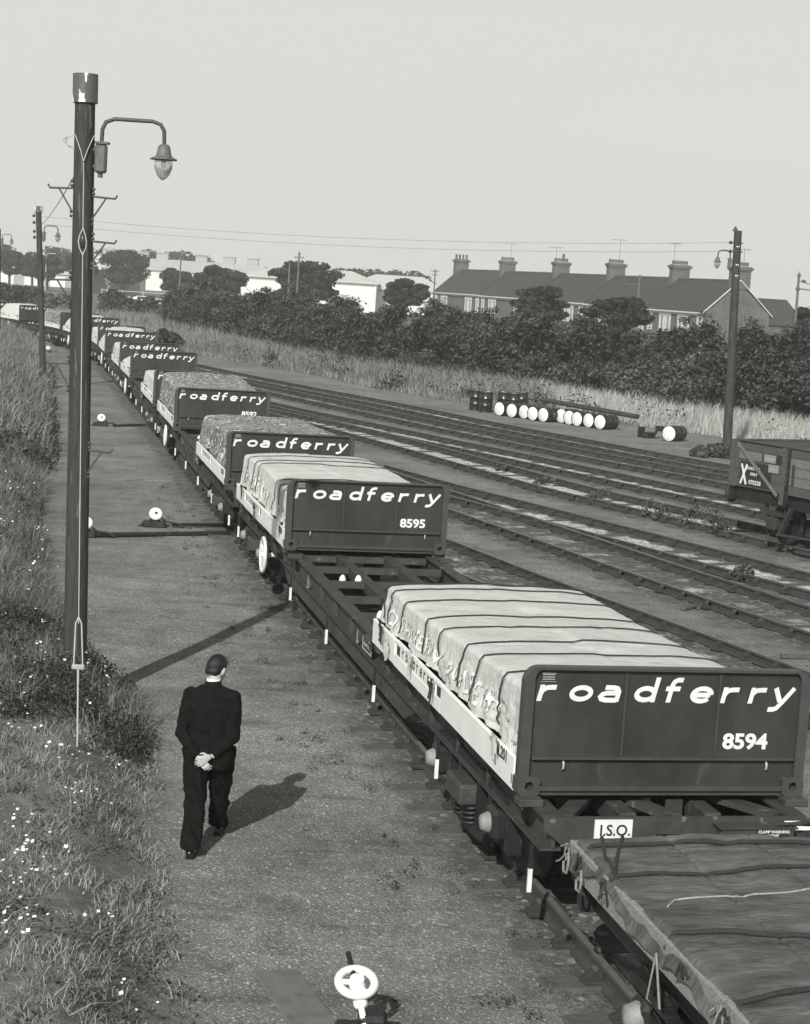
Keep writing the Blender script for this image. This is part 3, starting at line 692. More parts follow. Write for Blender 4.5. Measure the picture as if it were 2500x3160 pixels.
def make_load(h0, h1, kind, seed, detail=1):
    """sheet over a load in the container, local container coordinates"""
    r = np.random.default_rng(seed); ph = r.uniform(0, 6, 4)
    ropes = ([.95, 1.75, 2.25, 3.2, 3.75, 4.75, 5.35, 5.6] if seed == 30 else [1.3, 1.75, 3.9, 4.3, 5.2]) if detail > 1 else [1.5, 2.6, 3.7, 4.6]
    y0, y1 = .10, CL-.10; nu, nv = (150, 110) if detail > 1 else (56, 44)
    def surf(u, s):
        """u 0..1 along y, s 0..1 across from left hem over the top to right hem"""
        y = y0+(y1-y0)*u; h = h0+(h1-h0)*u
        if kind == 'hump': h = h*(.80+.24*np.sin(np.pi*np.clip(u, 0, 1)))
        else: h = h + .03*np.sin(5*u+ph[0])
        endf = sst(0, .045, 1-u)                      # rear end comes down
        hw_t = (1.10 if kind != 'hump' else .72) + .02*np.sin(7*u+ph[1]); hw_b = 1.165
        # arc-length style param: side 0-.24, top .24-.76
        sc = np.where(s < .5, s, 1-s); sg = np.where(s < .5, -1, 1)
        tside = np.clip(sc/.24, 0, 1); ttop = np.clip((sc-.24)/.26, 0, 1)
        hem = .275+.03*np.sin(9*u+ph[2])*np.sin(23*u+ph[3])-.03*sst(.3,.0,u) if detail > 1 else .27+.03*np.sin(9*u+ph[2])
        rnd = .10
        x = np.where(sc < .24, hw_b+(hw_t+.02-hw_b)*tside**1.4, hw_t*(1-ttop)+.02*(1-ttop))
        z = np.where(sc < .24, hem+(h-.05-hem)*tside, h-.035*(1-ttop)**7+.018*ttop)
        # drape folds: ridged, running down the sides, stronger towards the hem
        fo = 1-np.abs(vn(y*3.4+sg*9, sc*4.0, 3, seed)); crease = np.abs(vn(y*2.1+sc*2.2, sc*3+y*.7, 2, seed+3))
        hemw = sst(1.0, .1, tside)
        x = x+np.where(sc < .24, (.010+.045*hemw)*(fo-.55)*(1.2 if kind == 'camo' else 1.0), 0)
        top_ = ttop**.5
        z = z+top_*(.020*vn(y*1.3, sg*sc*3.0+3, 3, seed+1)-.010*np.exp(-(crease/.05)**2))+.006*vn(y*5, sc*16*sg, 2, seed+5)
        x = x-np.where(sc < .24, .014*np.exp(-(crease/.06)**2), 0)
        for rp in ropes:
            dd = (y-rp)/.05; z = z-.007*np.exp(-dd*dd)*sst(.2, .3, sc); x = x-.012*np.exp(-dd*dd)*(sc < .24)
        if detail > 1:                                # bunched folds low on the near left corner
            near_ = sst(.34, .02, u)*sst(.95, .1, tside)
            x = x+near_*.075*(.5-np.abs(vn(y*4.5+z*2, z*11, 2, seed+8))); z = z+near_*.03*vn(y*6, sc*9, 2, seed+9)
        z = .12+(z-.12)*(.25+.75*endf) ; y = y-(1-endf)*.02
        return sg*x, y, z
    U, Sx = np.meshgrid(np.linspace(0, 1, nu), np.linspace(0, 1, nv), indexing='ij')
    # denser at rear end for rounded corner
    U = U+0.0
    x, y, z = surf(U, Sx); V = np.stack([x.ravel(), y.ravel(), z.ravel()], 1)
    # close the rear end
    i = (np.arange(nu-1)[:, None]*nv+np.arange(nv-1)[None]).ravel(); F = np.stack([i, i+nv, i+nv+1, i+1], 1)
    lastrow = V[(nu-1)*nv:].copy(); low = lastrow.copy(); low[:, 2] = .14; low[:, 1] += .02; k0 = len(V); V = np.concatenate([V, low])
    j = np.arange(nv-1); F = np.concatenate([F, np.stack([(nu-1)*nv+j, k0+j, k0+j+1, (nu-1)*nv+j+1], 1)])
    fr = V[:nv].copy(); fr[:, 2] = .14; k1 = len(V); V = np.concatenate([V, fr]); F = np.concatenate([F, np.stack([j, j+1, k1+j+1, k1+j], 1)])
    o = npmesh('sheeted_load', V, F, M_camo if kind == 'camo' else M_canvas, True)
    return o, surf, ropes, (y0, y1)
LLAB = ['pale roped canvas load inside container 8594, painted with capital letters', 'pale roped canvas load inside container 8595', 'camouflage patterned load behind the board of the third container',
 'camouflage patterned load standing tall behind board 8592', 'pale canvas load poking out left of the 8592 camouflage load', 'pale canvas load lying low across the seventh lettering', 'pale load behind the seventh board',
 'pale rounded hump of canvas behind the eighth board', 'pale canvas load in the ninth container', 'thin pale hump above the tenth board beside the tall pole', 'mottled load just left of the tall near pole', 'pale rounded hump above the twelfth board', 'pale load at the left edge of the picture']
def capital_strokes():
    return {'C': [arc(.5, .5, .42, .45, 45, 315, 12)], 'O': [arc(.5, .5, .42, .45, 0, 360, 18)], 'N': [[(.1, 0), (.1, 1)], [(.1, 1), (.8, 0)], [(.8, 0), (.8, 1)]], 'T': [[(0, .95), (.9, .95)], [(.45, .95), (.45, 0)]],
     'A': [[(0, 0), (.45, 1)], [(.45, 1), (.9, 0)], [(.15, .35), (.75, .35)]], 'I': [[(.4, 0), (.4, 1)]], 'E': [[(.1, 0), (.1, 1)], [(.1, .95), (.8, .95)], [(.1, .5), (.7, .5)], [(.1, .05), (.8, .05)]],
     'R': [[(.1, 0), (.1, 1)], [(.1, .95), (.6, .95), (.8, .75), (.6, .5), (.1, .5)], [(.4, .5), (.85, 0)]], 'W': [[(0, 1), (.22, 0)], [(.22, 0), (.45, .8)], [(.45, .8), (.68, 0)], [(.68, 0), (.9, 1)]], 'Y': [[(0, 1), (.45, .5)], [(.9, 1), (.45, .5)], [(.45, .5), (.45, 0)]],
     'D': [[(.1, 0), (.1, 1), (.5, .95), (.8, .65), (.8, .35), (.5, .05), (.1, 0)]], 'F': [[(.1, 0), (.1, 1)], [(.1, .95), (.8, .95)], [(.1, .5), (.7, .5)]]}
CAPS = capital_strokes()
def dens(pts, n=5):
    o = []
    for i in range(len(pts)-1):
        for k in range(n): t2 = k/n; o.append((pts[i][0]*(1-t2)+pts[i+1][0]*t2, pts[i][1]*(1-t2)+pts[i+1][1]*t2))
    o.append(pts[-1]); return o
for i, c in enumerate(CT):
    det = 2 if i < 2 else 1
    o, surf, ropes, (y0, y1) = make_load(c[3], c[4], c[2], 30+i, det)
    P = conts[i]; o.location = P.location; o.rotation_euler = P.rotation_euler
    tag(o, LLAB[i], 'sheeted load', 'sheeted loads on the containers')
    if i < 2:
        for rp in ropes:
            m = MB(); pts = []; rr = random.Random(i*50+int(rp*10)); dy = rr.uniform(-.08, .08); cut0 = rr.choice([0, 0, 0]); full = rr.random(); sk = rr.uniform(-.14, .14)
            s_end = 1.0 if full > .12 else rr.uniform(.75, .85)
            for s in np.linspace(.03, s_end, 46):
                u = np.clip((rp+dy*math.sin(s*3)+sk*s-y0)/(y1-y0), 0, 1); x, y, z = surf(np.array(u), np.array(s)); pts.append((float(x)*1.008-(.012 if s < .24 else 0), float(y), float(z)+.012))
            m.tube(pts, .0075, 6); m.build('rope', M_rope, o)
    if i < 2:
        m = MB(); txt = 'CONTAINERWAY ROADFERRY' if i == 0 else 'ROADFERRY'
        ytop = 5.35 if i == 0 else 5.2; st_ = .205 if i == 0 else .34; k = 0
        for q, ch in enumerate(txt):
            if ch == ' ': continue
            for st in CAPS[ch]:
                k += 1
                def fn(u2, w2, z, q=q, k=k):
                    yy = ytop-st_*q-u2*st_*.85+.02*math.sin(w2*5+q); uu = np.clip((yy-y0)/(y1-y0), .01, .99); ss = .05+.095*w2+.014*math.sin(q*2.3)
                    x, y, z = surf(np.array(uu), np.array(ss)); return (float(x)-.012-.0006*(k % 4), float(y), float(z)+.004)
                # width in letter units
                stroke(m, dens(st, 9), .19, 0, fn)
        m.build('painted_capitals', mat('chalky_white_paint', .80, .95, .2, 9, spots=(.56, .60, 16)), o)
        # knots and hanging tails at the hem
        for (yy, zz) in ((5.3, .3), (5.0, .2), (3.9, .3), (2.9, .22), (.6, .28)) if i == 0 else ((4.9, .3), (3.2, .2), (.5, .3)):
            m = MB(); rr = random.Random(int(yy*10))
            for q in range(5): 
                p0 = Vector((-1.25, yy+rr.uniform(-.05, .05), zz+rr.uniform(-.03, .05)))
                m.tube([p0, p0+Vector((-.03, rr.uniform(-.06, .06), .03)), p0+Vector((-.01, rr.uniform(-.07, .07), -.05)), p0+Vector((-.015, rr.uniform(-.04, .04), -.10-.1*rr.random()))], .009, 5)
            m.build('rope_knot', M_rope if rr.random() < .6 else M_ropel, o)

# ------------------------------------------------------------------ near sheeted wagon (bottom right)
def av3(a, v, z): x, y = av2xy(a, v); return (x, y, z)
M_sheet = mat('wet_black_wagon_sheet', .10, .6, .6, 2.6, .02, 9, stretch=(1, 2.4, 1), spots=(.13, .70, 4), spec=.3)
M_oldwood = mat('weathered_grey_wood', .30, .85, .55, 9, .008, 40, stretch=(2, 9, 9), spots=(.06, .62, 8))
x0, y0 = av2xy(-1.58, 1.17)
tw = empty('sheeted_wagon', (x0, y0, 0), AH, 'low wooden wagon under a dark roped sheet, nearest the camera at bottom right', 'goods wagon')
L_ = 6.6
def B_(name, fn, m, parent=tw):
    mb = MB(); fn(mb); return mb.build(name, m, parent)
for sx in (-1, 1):
    B_('side_board', lambda m: m.box((sx*1.215, -L_/2, 1.20), (.05, L_-.02, .22), bev=.008), M_oldwood)
    B_('sole_bar', lambda m: m.box((sx*1.0, -L_/2, .93), (.10, L_-.1, .24)), M_bogie)
B_('end_board', lambda m: m.box((0, -.03, 1.20), (2.38, .05, .22), bev=.008), M_oldwood)
B_('floor', lambda m: m.box((0, -L_/2, 1.075), (2.36, L_-.12, .04)), M_sleeper)
def hr(m):
    m.box((0, -.06, .93), (2.3, .1, .24))
    for sx in (-1, 1):
        m.cyl((sx*.86, 0, .95), (sx*.86, .28, .95), .09, .07); m.cyl((sx*.86, .28, .95), (sx*.86, .42, .95), .04)
        m.lathe([(.001, .02), (.2, 0), (.21, -.02), (.03, -.04)], (sx*.86, .44, .95), 20, axis='y')
    m.tube([(0, 0, .9), (.02, .2, .75), (0, .35, .78)], .03, 6)
B_('buffer_beam', hr, M_bogie)
for yb in (-1.45, -5.1):
    for sx in (-1, 1):
        B_('axle_guard', lambda m: [m.beam((sx*1.06, yb-.28, .84), (sx*1.06, yb-.16, .45), .02, .09), m.beam((sx*1.06, yb+.28, .84), (sx*1.06, yb+.16, .45), .02, .09), m.box((sx*1.1, yb, .6), (.2, .26, .26), bev=.04)]+[m.box((sx*1.12, yb, .76+.018*k), (.09, 1.0-.17*k, .016)) for k in range(5)], M_bogie)
        B_('axle_box_cover', lambda m: m.lathe([(.001, sx*.08), (.08, sx*.07), (.11, 0), (.11, -.02*sx)], (sx*1.2, yb, .6), 16, axis='x'), MATS['dull_white_axle_cap'])
        B_('wheel', lambda m: m.lathe([(.06, -sx*.06), (.14, -sx*.05), (.38, -sx*.01), (.42, sx*.03), (.49, -sx*.065), (.49, -sx*.04), (.46, -sx*.03), (.455, sx*.065), (.42, sx*.065), (.38, sx*.02), (.14, sx*.07), (.001, sx*.08)], (sx*.745, yb, .627), 32, axis='x'), M_bogie)
    B_('axle', lambda m: m.cyl((-1, yb, .6), (1, yb, .6), .07), M_bogie)
B_('brake_lever', lambda m: m.tube([(-1.2, -2.2, .75), (-1.24, -3.4, .62), (-1.24, -4.2, .62)], .03, 6), M_bogie)
# the sheet
def sheet(u, v2):
    y = -L_*u-.0; x = (v2-.5)*2.52
    base = 1.335+.055*np.sin(np.pi*v2)**.7*(.7+.3*np.sin(3.1*u*6+1))
    ys = -y
    cr_ = np.abs(vn(x*.9+ys*.5, ys*2.6+x*.3, 2, 4)); z = base+.030*vn(x*.8, ys*1.6, 3, 1)+.008*vn(x*4, ys*5, 2, 2)-.016*np.exp(-(cr_/.07)**2)+.03*np.exp(-((ys-2.05-.25*x)/.12)**2)*sst(-.2, .9, x)
    for sx in (.27, .52, .78):                                # seams running along the wagon
        z = z-.014*np.exp(-((v2-sx-.012*np.sin(ys*1.5))/.004)**2)
    for rp in ROPES: z = z-.018*np.exp(-((ys-rp)/.07)**2)
    ed = np.minimum(v2, 1-v2); drop = sst(.022, 0, ed)
    z = z-drop*(.16+.05*nz(ys*2.3, 3.0+v2*2)-.09*np.exp(-((ys-.95)/.35)**2)); x = x+np.sign(v2-.5)*(.01+.015*nz(ys*3, x))*drop
    e2 = sst(.02, 0, u); z = z-e2*.10
    return x, y+.03*e2*np.sin(x*5), z
ROPES = [.28, .80, 1.95, 2.85, 3.65, 4.7]
nu, nv = 260, 150
U, Vv = np.meshgrid(np.linspace(0, 1, nu)**1.0, np.linspace(0, 1, nv)); U = U.T; Vv = Vv.T
Vv2 = np.clip(Vv, 0, 1); x, y, z = sheet(U, Vv2)
i = (np.arange(nu-1)[:, None]*nv+np.arange(nv-1)[None]).ravel()
sh = npmesh('wagon_sheet', np.stack([x.ravel(), y.ravel(), z.ravel()], 1), np.stack([i, i+nv, i+nv+1, i+1], 1), M_sheet, True)
sh.location = tw.location; sh.rotation_euler = tw.rotation_euler
tag(sh, 'dark wrinkled tarpaulin roped over the low wagon at bottom right', 'tarpaulin')
M_ropeg2 = mat('dirty_pale_rope', .30, .9, .4, 30)
M_ropeg = mat('grey_rope_end', .20, .9, .3, 40)
def rope_on_sheet(pts, r, m, name='rope'):
    q = []
    for i in range(len(pts)-1):
        for k in range(12):
            t2 = k/12; q.append((pts[i][0]*(1-t2)+pts[i+1][0]*t2, pts[i][1]*(1-t2)+pts[i+1][1]*t2))
    q.append(pts[-1]); P = []
    for (yy, vv) in q:
        a, b2, c = sheet(np.array(yy/L_), np.array(vv)); P.append((float(a), float(b2), float(c)+r*.9))
    mb = MB(); mb.tube(P, r, 6); return mb.build(name, m, sh)
rope_on_sheet([(.30, .01), (.26, .3), (.30, .7), (.24, .995)], .017, M_rope)
rope_on_sheet([(.92, .01), (.86, .25), (.78, .6), (.72, .995)], .015, M_rope)
rope_on_sheet([(1.93, .01), (2.1, .25), (2.2, .45), (1.9, .7), (1.75, .995)], .017, M_rope)
rope_on_sheet([(2.95, .01), (2.8, .3), (2.6, .7), (2.4, .995)], .018, M_rope)
rope_on_sheet([(3.55, .05), (3.5, .3), (3.35, .7), (3.2, .995)], .016, M_rope)
rope_on_sheet([(4.8, .01), (4.6, .5), (4.5, .995)], .016, M_rope)
rope_on_sheet([(1.42, .09), (1.33, .12), (1.27, .3), (1.18, .5), (1.05, .62), (1.08, .8), (.98, .995)], .0075, M_ropeg2)
rope_on_sheet([(.0, .10), (.5, .045), (.95, .02)], .012, M_rope)
rope_on_sheet([(.05, .16), (.5, .08), (.9, .02)], .012, M_rope)
def knot(y, xx, z, n, r, m, spread=.08, parent=sh, seed=1, drop=.25):
    rr = random.Random(seed); mb = MB()
    for k in range(n):
        p = Vector((xx, y, z)); pts = [p]
        for q in range(4): p = p+Vector((rr.uniform(-.02, .01), rr.uniform(-spread, spread)*.5, rr.uniform(-drop, .03)*.5)); pts.append(p)
        mb.tube(pts, r, 5)
    mb.build('rope_end', m, parent)
for q, (yy, c) in enumerate(((-.08, M_ropeg), (-.3, M_rope), (-.9, M_rope), (-2.35, M_rope), (-2.9, M_ropeg), (-2.95, M_rope), (-3.3, M_ropeg), (-3.6, M_rope))):
    knot(yy, -1.275, 1.30, 4, .007, c, seed=q+3, drop=.12)
def hook(m):
    for (y, z) in ((-.15, 1.18), (-.45, 1.15)):
        m.tube([(-1.29, y, z+.08), (-1.30, y-.05, z+.03), (-1.30, y-.03, z-.06), (-1.30, y+.05, z-.07), (-1.30, y+.06, z)], .010, 6)
    m.tube([(-1.27, -1.88, 1.20), (-1.30, -2.08, .93), (-1.30, -1.86, .90), (-1.27, -1.88, 1.20)], .008, 5)
    m.tube([(-1.28, -2.95, 1.25), (-1.30, -2.98, .9), (-1.29, -3.0, .6), (-1.29, -2.97, .42)], .009, 5)
B_('hook', hook, M_ropeg, sh)
B_('bunched_rope', lambda m: [m.tube([(.25+.05*k, -.18-.02*math.sin(k), 1.47), (.38+.03*k, -.27, 1.50+.01*k), (.52, -.22-.02*k, 1.48), (.62, -.15-.02*k, 1.46)], .016, 5) for k in range(4)], M_rope, sh)

# ------------------------------------------------------------------ poles
def pole_thing(name, base, top, r0, r1, label, cat='lamp post', group=None, mt=M_pole):
    root = empty(name, base, 0, label, cat, group); b = Vector(base); d = Vector(top)-b
    m = MB(); N = 14; pts = [(d*(i/N)) for i in range(N+1)]; pts[0] = pts[0]-Vector((0, 0, .3))
    m.tube([tuple(p) for p in pts], [r0+(r1-r0)*i/N for i in range(N+1)], 20); m.build('pole', mt, root)
    return root, d
def lamp_on(root, d, side, zarm, reach=.62, s=1.0, rp=.24, top_r=.2):
    """swan neck lamp: side +1 to the right; heights relative to the base"""
    def ax(z): return d*(z/d.z)
    a = ax(zarm); X0 = a.x+side*(top_r+.09)
    m = MB(); m.box((X0, a.y, zarm-.45), (.13, .13, .32), bev=.02); m.box((X0+side*.01, a.y, zarm-.275), (.15, .15, .025)); m.cyl((X0, a.y, zarm-.61), (X0, a.y, zarm-.66), .03); m.build('control_box', M_greyp, root)
    m = MB()
    for dz in (-.36, -.54): m.box((a.x+side*(top_r+.0), a.y-.02, zarm+dz), (.22, .05, .035), bev=.005)
    m.build('bracket', M_metal, root)
    m = MB(); x1 = X0+side*.10; x2 = a.x+side*(reach+top_r)
    P = [(X0, a.y, zarm-.27), (X0+side*.005, a.y, zarm-.12), (X0+side*.04, a.y, zarm-.04), (x1+side*.04, a.y, zarm), (x2-side*.14, a.y, zarm), (x2-side*.05, a.y, zarm-.03), (x2-side*.008, a.y, zarm-.10), (x2, a.y, zarm-.25)]
    m.tube(P, .023, 10); m.build('lamp_arm', M_metal, root)
    m = MB(); L = (x2, a.y, zarm-.25)
    m.lathe([(.001, .01), (.05, 0), (.07, -.03), (.085, -.11), (.10, -.135), (.15, -.155), (.155, -.17), (.10, -.165)], L, 20); m.build('lamp_hood', M_greyp, root)
    m = MB(); m.lathe([(.105, -.165), (.11, -.20), (.10, -.27), (.07, -.34), (.03, -.385), (.001, -.40)], L, 20); m.build('lamp_glass', M_glass, root)
    m = MB(); m.ell((L[0], L[1], L[2]-.22), (.035, .035, .05)); m.build('bulb', M_white2, root)
M_glass = bpy.data.materials.new('lamp_glass_clear'); M_glass.use_nodes = True
_b = M_glass.node_tree.nodes['Principled BSDF']; _b.inputs['Base Color'].default_value = g(.75); _b.inputs['Roughness'].default_value = .15; _b.inputs['Transmission Weight'].default_value = .75; _b.inputs['IOR'].default_value = 1.1
M_cap = mat('galvanised_pole_cap', .10, .5, .3, 8, spots=(.8, .56, 6), stretch=(1.5, 1.5, .5))
M_ins = mat('brown_insulator', .04, .3, .2, 10)
g0 = (-3.74, 20.56, gz(-3.74, 20.56)); g0 = (g0[0], g0[1], min(g0[2], .5))
r1_, d1_ = pole_thing('lamp_post', g0, (-3.90, 20.6, 7.22), .137, .113, 'tall near wooden pole with a swan neck lamp and white streaked cap')
m = MB(); dz = d1_*(1/d1_.z)
c0 = dz*(d1_.z-.29); c1 = dz*(d1_.z+.03); m.tube([tuple(c0), tuple(c1)], .142, 26, caps=True); m.build('cap', M_cap, r1_)
lamp_on(r1_, d1_, 1, 6.38, .80, top_r=.11)
def bracket(root, d, z, side, r=.25, ln=.26):
    a = d*(z/d.z); m = MB(); x0 = a.x+side*r*.93
    m.tube([(x0, a.y-.05, z), (x0+side*ln, a.y-.05, z-.01), (x0+side*(ln+.02), a.y-.05, z+.03)], .013, 6)
    m.tube([(x0+side*ln*.6, a.y-.05, z-.01), (x0+side*.01, a.y-.05, z-.24)], .010, 6)
    for q in (.03, .08): m.ell((x0+side*.01, a.y-.05, z+q), (.022, .022, .02), 8, 5)
    for q in (-.26, -.31): m.ell((x0+side*.01, a.y-.05, z+q), (.018, .018, .02), 8, 5)
    m.build('wire_bracket', M_metal, root)
for z, sd in ((5.58, -1), (5.50, 1), (5.0, 1), (4.55, -1), (3.6, -1), (2.62, 1)): bracket(r1_, d1_, z, sd, .118+.015*(1-z/6.7))
m = MB(); a = d1_*(5.85/d1_.z)
for k in range(3): m.tube([(a.x-.1, a.y-.05, 6.18), (a.x-.19-.03*k, a.y-.03, 6.16-.02*k), (a.x-.22+.02*k, a.y, 6.08-.02*k), (a.x-.1, a.y-.05, 6.02)], .005, 5)
m.tube([(a.x-.10, a.y-.08, 6.18), (a.x-.02, a.y-.13, 6.0), (a.x+.02, a.y-.15, 5.88)], .006, 5); m.tube([(a.x+.11, a.y-.04, 6.18), (a.x+.06, a.y-.12, 6.02), (a.x+.02, a.y-.15, 5.88)], .006, 5)
m.build('cable_loop', M_ropel, r1_)
# guy wire with strain insulator and adjusting frame, anchored in front of the pole
gb = (-3.10, 17.35); gzb = gz(*gb); gt = Vector(g0)+d1_*(5.9/d1_.z)+Vector((.02, -.13, 0)); gA = Vector((gb[0], gb[1], gzb))
gy = empty('guy_wire', tuple(gA), 0, 'thin pale guy wire stretched down the front of the tall near pole', 'guy wire')
dv = gt-gA
def gp(t): return tuple(dv*t)
m = MB(); m.tube([gp(.19), gp(.825)], .0055, 6); m.tube([gp(.865), gp(.995)], .0055, 6); m.build('wire', mat('galvanised_wire', .36, .5, .2, 30), gy)
m = MB(); m.ell(gp(.845), (.035, .035, .08)); m.build('strain_insulator', M_ins, gy)
m = MB()
for s in (-1, 1): m.tube([tuple(dv*.82), tuple(dv*.833+Vector((s*.035, -.02, 0))), tuple(dv*.845+Vector((s*.045, -.03, 0))), tuple(dv*.857+Vector((s*.03, -.02, 0))), tuple(dv*.87)], .006, 5)
m.build('binding', M_ropel, gy)
m = MB()
for s in (-1, 1): m.tube([tuple(dv*.20), tuple(dv*.19+Vector((s*.03, 0, 0))), tuple(dv*.125+Vector((s*.045, 0, 0)))], .008, 6)
p = dv*.122; m.box(tuple(p), (.13, .05, .05), bev=.008); m.tube([gp(.12), gp(.095)], .012, 6); m.tube([gp(0), gp(.10)], .010, 6)
m.build('adjusting_frame', MATS['galvanised_wire'], gy)

p2, d2_ = pole_thing('lamp_post', (-15.25, 74, gz(-15.25, 74)), (-15.72, 74, 7.35), .135, .115, 'second lamp post, slimmer and farther, standing in long grass left of the tall pole', group='lamp posts beside the train')
m = MB(); dz = d2_*(1/d2_.z); m.tube([tuple(dz*(d2_.z-.22)), tuple(dz*(d2_.z+.04))], .17, 18); m.build('cap', M_cap, p2)
lamp_on(p2, d2_, 1, d2_.z-.72, .66, top_r=.13)
m = MB()
for q in (.35, .62, .98, 1.22): a = dz*(d2_.z-q); m.ell((a.x-.2, a.y, a.z), (.06, .06, .07), 8, 6); m.cyl((a.x-.2, a.y, a.z), (a.x, a.y, a.z), .012)
m.build('insulator', M_ins, p2)
p3, d3_ = pole_thing('lamp_post', (-25.55, 110, gz(-25.55, 110)), (-25.72, 110, 7.0), .15, .12, 'third lamp post, cut by the left edge of the picture', group='lamp posts beside the train'); lamp_on(p3, d3_, 1, d3_.z-.30, .66, top_r=.13)
p4, d4_ = pole_thing('lamp_post', (11.2, 63.13, 0), (10.93, 63.13, 7.75), .165, .135, 'lamp post on the right beyond the tracks, its lamp reaching to the left', group='lamp posts beyond the tracks')
lamp_on(p4, d4_, -1, 7.05, .52, top_r=.13)
m = MB(); dz = d4_*(1/d4_.z); a = dz*(d4_.z); m.prism([(a.x-.19, a.z-.02), (a.x+.0, a.z-.02), (a.x-.10, a.z+.15)], a.y-.1, a.y+.1); m.build('roof_cap', M_metal, p4)
m = MB()
for q in (.42, .72):
    a = dz*(d4_.z-q); m.ell((a.x-.23, a.y, a.z), (.07, .05, .06), 8, 6); m.cyl((a.x-.2, a.y, a.z), (a.x, a.y, a.z), .012); m.ell((a.x+.17, a.y, a.z), (.03, .03, .03), 6, 5)
m.build('insulator', M_ins, p4)
m = MB()
for q in (.55, 1.18, 1.55): 
    a = dz*(d4_.z-q); m.box((a.x-.02, a.y-.135, a.z), (.05, .02, .04)); m.box((a.x+.05, a.y-.13, a.z), (.03, .02, .04))
m.build('white_cleats', M_white2, p4)
# overhead wires
def wire(name, p, q, sag, r, label, parent=None):
    p, q = Vector(p), Vector(q); m = MB(); P = [tuple((p*(1-t2)+q*t2)-Vector((0, 0, sag*4*t2*(1-t2)))) for t2 in np.linspace(0, 1, 25)]
    m.tube(P, r, 5); o = m.build(name, mat('thin_overhead_wire', .10, .8), None, tuple(p)); tag(o, label, 'wire', 'overhead wires'); return o
wire('overhead_wire', (10.70, 63.1, 7.33), (-15.9, 74, 7.0), .38, .0055, 'upper of the two overhead wires crossing the sky to the right hand pole')
wire('overhead_wire', (10.70, 63.1, 7.03), (-15.9, 74, 6.7), .38, .0055, 'lower of the two overhead wires crossing the sky to the right hand pole')
wire('overhead_wire', (-3.99, 20.6, 6.1), (-15.9, 74, 6.75), .3, .006, 'thin wire slanting from the near pole down to the second lamp post')

# ------------------------------------------------------------------ background poles
M_bgpole = mat('grey_weathered_pole', .12, .8, .2, 3)
def bg_pole(x, y, h, r, label, arm=None, fin=False, r1=None, mt=M_bgpole):
    root, d = pole_thing('telegraph_pole', (x, y, 0), (x+h*random.uniform(-.012, .012), y, h), r, r1 or r*.7, label, 'pole', 'distant poles', mt)
    if arm == 'cross':
        m = MB(); m.box((d.x, 0, h-.35), (1.1, .09, .09)); m.box((d.x, 0, h-.8), (.9, .09, .09)); m.build('crossarm', mt, root)
        m = MB()
        for dx in (-.45, -.2, .2, .45): m.cyl((d.x+dx, 0, h-.3), (d.x+dx, 0, h-.15), .035, n=6)
        m.build('insulator', M_ins, root)
    elif arm == 'leftlamp':
        m = MB(); m.tube([(d.x, 0, h-.75), (d.x-1.3, 0, h-.62)], .035, 6); m.build('lamp_arm', mt, root)
        m = MB(); m.lathe([(.02, 0), (.05, -.05), (.16, -.14), (.14, -.2), (.001, -.34)], (d.x-1.3, 0, h-.7), 10); m.build('lamp_hood', M_metal, root)
    elif arm == 'bracket':
        m = MB(); m.tube([(d.x, 0, h-.75), (d.x+2.2, 0, h-.85)], .045, 6); m.tube([(d.x+.05, 0, h-.25), (d.x+2.2, 0, h-.80)], .03, 6); m.build('bracket', mt, root)
        m = MB(); m.ell((d.x+.28, 0, h-.24), (.07, .07, .10), 8, 6); m.ell((d.x+.42, 0, h-.27), (.07, .07, .10), 8, 6); m.build('insulator', M_ins, root)
        m = MB(); m.ell((d.x, 0, h-.75), (.16, .16, .14)); m.build('collar', mt, root)
    if fin:
        m = MB(); m.lathe([(r*.8, 0), (r*1.3, .03), (r*.9, .1), (r*1.1, .16), (.03, .28), (.001, .42)], (d.x, 0, h), 10); m.build('finial', mt, root)
    if arm == 'street':
        m = MB(); m.tube([(d.x, 0, h), (d.x+.3, 0, h+.25), (d.x+1.1, 0, h+.3)], .06, 6); m.box((d.x+1.3, 0, h+.3), (.9, .25, .12)); m.build('lamp_arm', mt, root)
    return root
M_pale = mat('pale_concrete_column', .42, .8, .1, 3)
bg_pole(-83.3, 380, 6.3, .14, 'pale lamp column in front of the leftmost trees', 'street', mt=M_pale)
bg_pole(-68.3, 330, 6.6, .13, 'white street lamp showing over trees between second post and near pole', 'street', mt=M_pale)
bg_pole(-48.8, 270, 7.9, .12, 'thin pole just right of the tall near pole', None)
bg_pole(-33.6, 253, 7.8, .13, 'pole with small crossarm rising through trees left of centre', 'cross')
bg_pole(-13.7, 190, 6.8, .12, 'shorter of the twin poles, with lamp arm to the left', 'leftlamp')
bg_pole(-13.55, 200, 7.8, .13, 'taller of the twin poles in front of the large tree', 'cross', fin=True)
bg_pole(2.1, 250, 7.7, .13, 'pole at the left end of the brick terrace', 'cross')
bg_pole(21.65, 178, 7.4, .12, 'leaning pole with left lamp arm before the brick terrace', 'leftlamp', fin=True)
bg_pole(24.5, 117, 7.3, .11, 'pole with finial and bracket at the right edge of the picture', 'bracket', fin=True)

